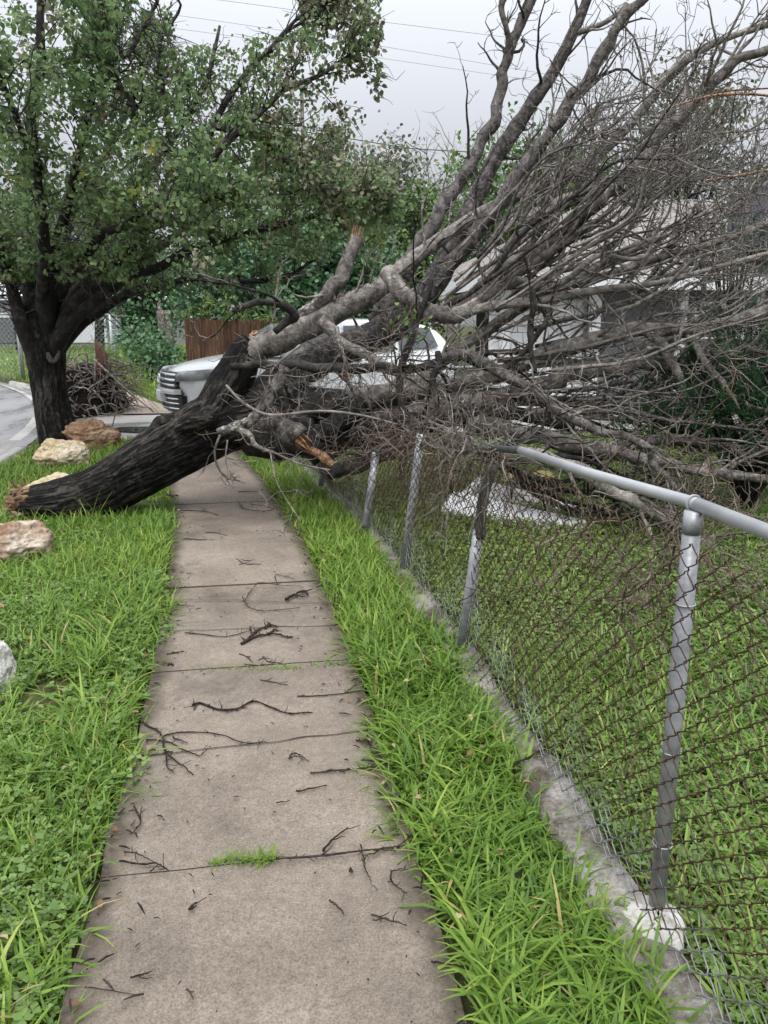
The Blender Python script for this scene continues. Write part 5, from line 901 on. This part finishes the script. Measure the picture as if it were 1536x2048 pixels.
stick([[(268, 1613), (275, 1628), (281, 1640), (278, 1652), (266, 1667)], [(281, 1640), (283, 1614)], [(262, 1652), (272, 1640)]], .0034, 'y shaped twig leaning in the left grass edge', 1)
stick([[(240, 1724), (285, 1729), (315, 1728), (337, 1742)], [(248, 1704), (280, 1710), (310, 1727)], [(300, 1745), (316, 1730)]], .0034, 'two armed twig reaching from the left grass to the near joint', 1)
stick([[(690, 1080), (740, 1087), (775, 1082), (800, 1078), (832, 1083)], [(828, 1083), (845, 1070), (858, 1050)]], .0065, 'long dark branch lying across the strip and through the foot of the fence', .6)
stick([[(1030, 1530), (1060, 1515), (1110, 1490)]], .006, 'dark stick lying on the concrete strip under the wire mesh', .4, z=.07)
stick([[(700, 1742), (706, 1744)], [(702, 1740), (705, 1746)]], .0045, 'small dark crumb of bark under the drooping fork of the long twig', .5)
b = MB()
for k in range(240):
    y = rng.uniform(1.3, 8); sx = rng.uniform(-1, 1); sx = np.sign(sx) * abs(sx) ** .7; p = np.array([float(walkc(y)) + sx * .46, y, .037]); d = rvec(1)[0] * [1, 1, .05]; l = rng.uniform(.004, .022); b.tube([p, p + d * l * .5 + [0, 0, .002], p + d * l], [.0016, .0022, .0008], 4)
for k in range(150):
    y = rng.uniform(1.2, 7); sd_ = rng.choice([-1, 1]); p = np.array([float(walkc(y)) + sd_ * (WALK - abs(rng.normal()) * .07), y + rng.normal() * .03, .04]); d = rvec(1)[0] * [1, 1, .12]; l = rng.uniform(.015, .06); b.tube([p, p + d * l * .5 + [0, 0, .004], p + d * l], [.0022, .0032, .001], 5)
tag(b.build('bark_litter', MAT_STICK), 'loose crumbs of dark bark scattered over the pavement', 'litter', kind='stuff')
b = MB(); n = 170; y = rng.uniform(1.0, 8, n); x = np.where(rng.random(n) < .5, walkc(y) - WALK - rng.uniform(-.12, .9, n), walkc(y) + WALK + rng.uniform(-.1, .5, n)); P = np.stack([x, y, np.where(np.abs(x - walkc(y)) < WALK, .042, .05 + .06 * rng.random(n))], -1)
leaves(b, P, rvec(n) * [1, 1, .3], rvec(n) * .4 + [0, 0, 1], rng.uniform(.02, .045, n), .02, rng.random(n), True, .25); tag(b.build('dead_leaves', leafmat('dead_leaf', [(0, (.09, .05, .03)), (.5, (.22, .13, .07)), (1, (.42, .33, .2))], .7, .2, .15)), 'curled brown dead leaves lying along both pavement edges', 'leaf litter', kind='stuff')
# ------------------------------------------------------------------ grass
def blades(b, P, az, lean, curl, L, W, tint, n=4):
    N = len(P); k = np.arange(n + 1); th = lean[:, None] + curl[:, None] * (k / n)[None]; st = (L / n)[:, None]
    dx = np.sin(th) * st; dz = np.cos(th) * st; R = np.concatenate([np.zeros((N, 1)), np.cumsum(dx[:, :-1], 1)], 1); Z = np.concatenate([np.zeros((N, 1)), np.cumsum(dz[:, :-1], 1)], 1)
    wv = np.array([.7, 1.0, .92, .62, .06])[None] if n == 4 else np.array([.9, 1.0, .6, .06])[None] if n == 3 else np.array([1, .8, .08])[None]
    c, s = np.cos(az)[:, None], np.sin(az)[:, None]; Cn = np.stack([P[:, 0:1] + R * c, P[:, 1:2] + R * s, P[:, 2:3] + Z], -1); Z0 = np.maximum(Cn[..., 2], P[:, 2:3] * 0 + P[:, 2:3] + .004); Cn[..., 2] = Z0
    sd = np.stack([-s, c, 0 * c], -1) * (wv * W[:, None] / 2)[..., None]; V = np.stack([Cn - sd, Cn + sd], 2).reshape(N, -1, 3); i = np.arange(n) * 2; q = np.stack([i, i + 1, i + 3, i + 2], -1)
    q = (q[None] + (np.arange(N) * (2 * n + 2))[:, None, None]).reshape(-1, 4); b.add(V.reshape(-1, 3), q, None, np.repeat(tint, 2 * n + 2))
def scatter(x0, x1, y0, y1, dens, cond):
    n = int((x1 - x0) * (y1 - y0) * dens); x = rng.uniform(x0, x1, n); y = rng.uniform(y0, y1, n); k = cond(x, y); x, y = x[k], y[k]
    u, v, z = proj(np.stack([x, y, 0 * x], -1)); k = (z > .15) & (u > -800) & (u < 2200) & (v < 3000); return x[k], y[k]
def edgen(x, y): return n2(x, y, 2.3, 41, 3)
OCC = [(-3, 11.0, .3)]
def verge_ok(x, y): return (x < walkc(y) - WALK + .02 + .12 * edgen(x, y)) & ~in_road(x, y, -.2) & (y < DR0)
def strip_ok(x, y): return (x > walkc(y) + WALK - .005 + .10 * edgen(x, y)) & (x < fencex(y) - .085 + .09 * edgen(x, y)) & (y < 9.6)
def yard_ok(x, y): return (x > fencex(y) + .04 + .03 * edgen(x, y)) & ((y < DR0 - .6))
def mow_left(x, y): return 1 - .75 * ((n2(x, y, 1.1, 51) > .28) & (y < 6))
gb = MB(); cb = MB(); lb = MB(); dry = MB()
def grassfill(b, x0, x1, y0, y1, dens, cond, l0, l1, wd, n=4, lean=(.1, .9), curl=(.3, 1.7), patch=None, tshift=0., clump=.0):
    x, y = scatter(x0, x1, y0, y1, dens, cond)
    if patch is not None: k = rng.random(len(x)) < np.clip(patch(x, y), 0, 1); x, y = x[k], y[k]
    N = len(x); hgv = .62 + .38 * (.5 + .5 * n2(x, y, 2.6, 61)) + .25 * np.clip(n2(x, y, 6, 63), 0, 1)
    L = rng.uniform(l0, l1, N) * hgv * rng.choice([1, 1, 1, 1.25], N); cx = np.round(x / .09) * .09; cy = np.round(y / .09) * .09
    az = np.where(rng.random(N) < .6, np.arctan2(y - cy, x - cx), rng.uniform(0, 6.283, N)) + rng.normal(size=N) * .4
    P = np.stack([x, y, np.maximum(hgt(x, y), -.02) - .012], -1); tint = np.clip(.42 + .22 * n2(x, y, 1.3, 71) + .2 * n2(x, y, 9, 72) + rng.normal(size=N) * .16 + tshift + .25 * (rng.random(N) < .03), 0, .97)
    tint = np.where(rng.random(N) < .022, 1.0, tint); blades(b, P, az, rng.uniform(*lean, N), rng.uniform(*curl, N), L, wd * rng.uniform(.4, 1.35, N), tint, n); return N
def cloverfill(b, x0, x1, y0, y1, dens, cond, sz, patch=None, h=(.015, .08)):
    x, y = scatter(x0, x1, y0, y1, dens, cond)
    if patch is not None: k = rng.random(len(x)) < np.clip(patch(x, y), 0, 1); x, y = x[k], y[k]
    N = len(x); z = np.maximum(hgt(x, y), -.02) + rng.uniform(*h, N) * (.7 + .5 * n2(x, y, 3, 81)); P0 = np.stack([x, y, z], -1); t0 = np.clip(.45 + .3 * n2(x, y, 2, 82) + rng.normal(size=N) * .18, 0, 1); a0 = rng.uniform(0, 6.283, N); up = unit(np.stack([rng.normal(size=N) * .35, rng.normal(size=N) * .35 - .1, np.ones(N)], -1))
    for k in range(3):
        a = a0 + k * 2.094; leaves(b, P0, np.stack([np.cos(a), np.sin(a), rng.normal(size=N) * .25], -1), up, sz * rng.uniform(.7, 1.3, N), sz * .8, t0, False, .1)
pv = lambda x, y: .35 + .9 * np.clip(.5 + 1.6 * n2(x, y, .8, 91), 0, 1); pc = lambda x, y: 1.15 - np.clip(.5 + 1.6 * n2(x, y, .8, 91), 0, 1)
edgeb = lambda x, y: np.clip(1 - np.abs(x - (walkc(y) - WALK)) / .55, .25, 1)
nb = 0
bare1 = lambda x, y: ~(((x + .95) ** 2 + (y - 3.35) ** 2 / 1.4) < .035 * (1 + edgen(x, y) * 2)) & verge_ok(x, y)
# verge left of the pavement
nb += grassfill(gb, -3.4, -.3, .9, 3.4, 5200, bare1, .06, .17, .0074, tshift=.05, patch=lambda x, y: pv(x, y) + .15); nb += grassfill(gb, -3.4, -.3, 3.4, 6.6, 2900, bare1, .08, .22, .0095, patch=pv); nb += grassfill(gb, -4, -.4, 6.6, DR0, 1300, verge_ok, .07, .16, .011, 3, patch=lambda x, y: np.where((y > 10) & (x < -2), .4, 1))
tuft = lambda x, y: np.clip(.35 + 1.6 * n2(x, y, 3.1, 101, 2), 0, 1)
nb += grassfill(gb, -1.6, -.25, 1.0, 6.6, 3000, lambda x, y: verge_ok(x, y) & (x > walkc(y) - WALK - .34), .14, .30, .0098, lean=(.4, 1.25), curl=(.5, 1.7), patch=tuft)
cloverfill(cb, -3.2, -.4, .9, 4.2, 3000, bare1, .017, pc); cloverfill(cb, -3.2, -.5, 4.2, 7, 1900, bare1, .025, pc)
# strip between pavement and fence
nb += grassfill(gb, .2, 1.1, .8, 3.6, 4200, strip_ok, .09, .20, .0095, lean=(.2, 1.1), curl=(.5, 1.8)); nb += grassfill(gb, .2, 1.1, .8, 3.6, 3200, strip_ok, .13, .26, .0115, lean=(.3, 1.2), curl=(.6, 1.8), tshift=.05, patch=tuft); nb += grassfill(gb, -.4, 1.1, 3.6, 9.6, 2300, strip_ok, .10, .22, .0105, 3, lean=(.2, 1.0), curl=(.4, 1.6), tshift=.06); nb += grassfill(gb, -.4, 1.1, 3.6, 8, 1500, strip_ok, .14, .25, .011, 3, lean=(.3, 1.1), curl=(.4, 1.6), tshift=.1, patch=tuft)
cloverfill(cb, .2, 1.1, .8, 6, 900, strip_ok, .020, h=(.04, .10), patch=lambda x, y: .35 * (n2(x, y, 1.6, 121) > .05)); cloverfill(cb, -3.2, -.4, .9, 5, 160, verge_ok, .032, h=(.03, .1))
# yard behind the fence
ypv = lambda x, y: .55 + .6 * np.clip(.5 + 1.5 * n2(x, y, .9, 95), 0, 1)
nb += grassfill(lb, .9, 3.2, .9, 3.4, 3000, yard_ok, .08, .21, .0098, lean=(.2, 1.1), patch=ypv); nb += grassfill(lb, .8, 6.5, 3.4, 6.6, 1700, yard_ok, .06, .15, .0105, 3, patch=ypv); nb += grassfill(lb, -.2, 9, 6.6, DR0, 900, yard_ok, .04, .10, .012, 2)
cloverfill(cb, .9, 3.4, .9, 3.8, 3600, yard_ok, .021, lambda x, y: 1.2 - .6 * ypv(x, y)); cloverfill(cb, .9, 6, 3.8, 6.8, 1000, yard_ok, .03)
# grass beyond the driveway
def far_ok(x, y): return ~in_road(x, y, -.35) & ~((np.abs(x - walkc(y)) < WALK + .05 + .1 * edgen(x, y)) & (y < 24))
nb += grassfill(gb, -7, 1.5, DR1, 20, 420, far_ok, .08, .26, .018, 3); nb += grassfill(gb, -9, 1, 20, 32, 160, far_ok, .1, .34, .035, 2, tshift=.1); nb += grassfill(gb, -30, 0, 26, 60, 26, far_ok, .15, .4, .09, 2, tshift=.1)
nb += grassfill(gb, -5.4, -3.6, 24.5, 29, 220, far_ok, .5, 1.2, .03, 3, lean=(.05, .5), curl=(.3, 1.2))
nb += grassfill(gb, -4.1, -2.2, DR1 + .02, 15.1, 900, far_ok, .1, .22, .014, 3)
# dry straw on bare spots
nb += grassfill(dry, -1.3, -.6, 3.0, 3.8, 900, lambda x, y: verge_ok(x, y) & ~bare1(x, y), .04, .12, .003, 3, lean=(1.0, 1.5), curl=(.0, .4)); nb += grassfill(dry, .35, .9, 3.0, 3.5, 700, strip_ok, .05, .12, .003, 3, lean=(.6, 1.5), curl=(.0, .4)); nb += grassfill(dry, .7, 1.0, 1.25, 1.6, 900, strip_ok, .03, .10, .0025, 3, lean=(1.0, 1.5), curl=(0, .4))
print('blades', nb)
tag(gb.build('grass', MAT_GRASS), 'lush bright green grass on the verges and in the strip by the pavement', 'grass', kind='stuff'); tag(lb.build('lawn', MAT_LAWN), 'lawn behind the chain-link fence', 'grass', kind='stuff'); tag(cb.build('ground_cover', MAT_CLOVER), 'small leaved clover and weeds among the grass', 'weeds', kind='stuff'); tag(dry.build('dry_straw', MAT_DRY), 'dead straw on the bare spots of the verge', 'straw', kind='stuff')
def weeds(pts, label, n, l0, l1, mat=MAT_GRASS, w_=.004, nm='weed_clump'):
    b = MB(); P = []
    for k in range(n): i = rng.integers(0, len(pts) - 1); u = rng.random(); q = np.array(pts[i]) * (1 - u) + np.array(pts[i + 1]) * u + rng.normal(size=2) * [5, 2]; P.append(G(*q, .02))
    P = np.array(P); blades(b, P, rng.uniform(0, 6.283, n), rng.uniform(.3, 1.4, n), rng.uniform(.2, 1.2, n), rng.uniform(l0, l1, n), np.full(n, w_), rng.uniform(.2, .8, n), 3); o = b.build(nm, mat, None, origin=P[0]); tag(o, label, 'weeds')
weeds([(380, 1341), (470, 1341), (560, 1343), (600, 1342)], 'low green weeds growing along the middle of the green joint', 420, .02, .05); weeds([(628, 1336), (700, 1330), (735, 1322)], 'low green weeds at the right end of the green joint', 220, .02, .06)
weeds([(430, 1728), (470, 1722), (520, 1722)], 'flat yellow green weed in the near joint left of the long crooked twig', 130, .025, .06, w_=.003); weeds([(525, 1722), (550, 1722)], 'spiky grass tuft in the near joint at the start of the long crooked twig', 60, .04, .075, w_=.003)
# tall stray stems beside the fallen trunk
b = MB(); n = 26; P = np.array([G(x, 1050, .0) + [0, rng.uniform(-.2, .1), 0] for x in rng.uniform(90, 230, n)]); blades(b, P, rng.uniform(0, 6.28, n), rng.uniform(.1, .6, n), rng.uniform(.2, 1.6, n), rng.uniform(.2, .42, n), np.full(n, .006), rng.uniform(.4, .9, n), 4); tag(b.build('grass_tuft', MAT_GRASS, None, origin=P[0]), 'tall loose grass stems in front of the lower end of the fallen trunk', 'grass tuft')
for pts, lab in (([(1242, 1570), (1262, 1510), (1270, 1500)], 'left of two dry pale stalks standing behind the wire mesh'), ([(1258, 1580), (1264, 1540), (1272, 1505)], 'right of two dry pale stalks standing behind the wire mesh')):
    Yb = G(*pts[0])[1]; b = MB(); P = spline([D(x, y, Yb) for x, y in pts], 8); b.tube(P, np.linspace(.004, .0025, 8), 5); tag(b.build('dry_stalk', MAT_DRY, None, origin=P[0]), lab, 'stalk', 'dry stalks')
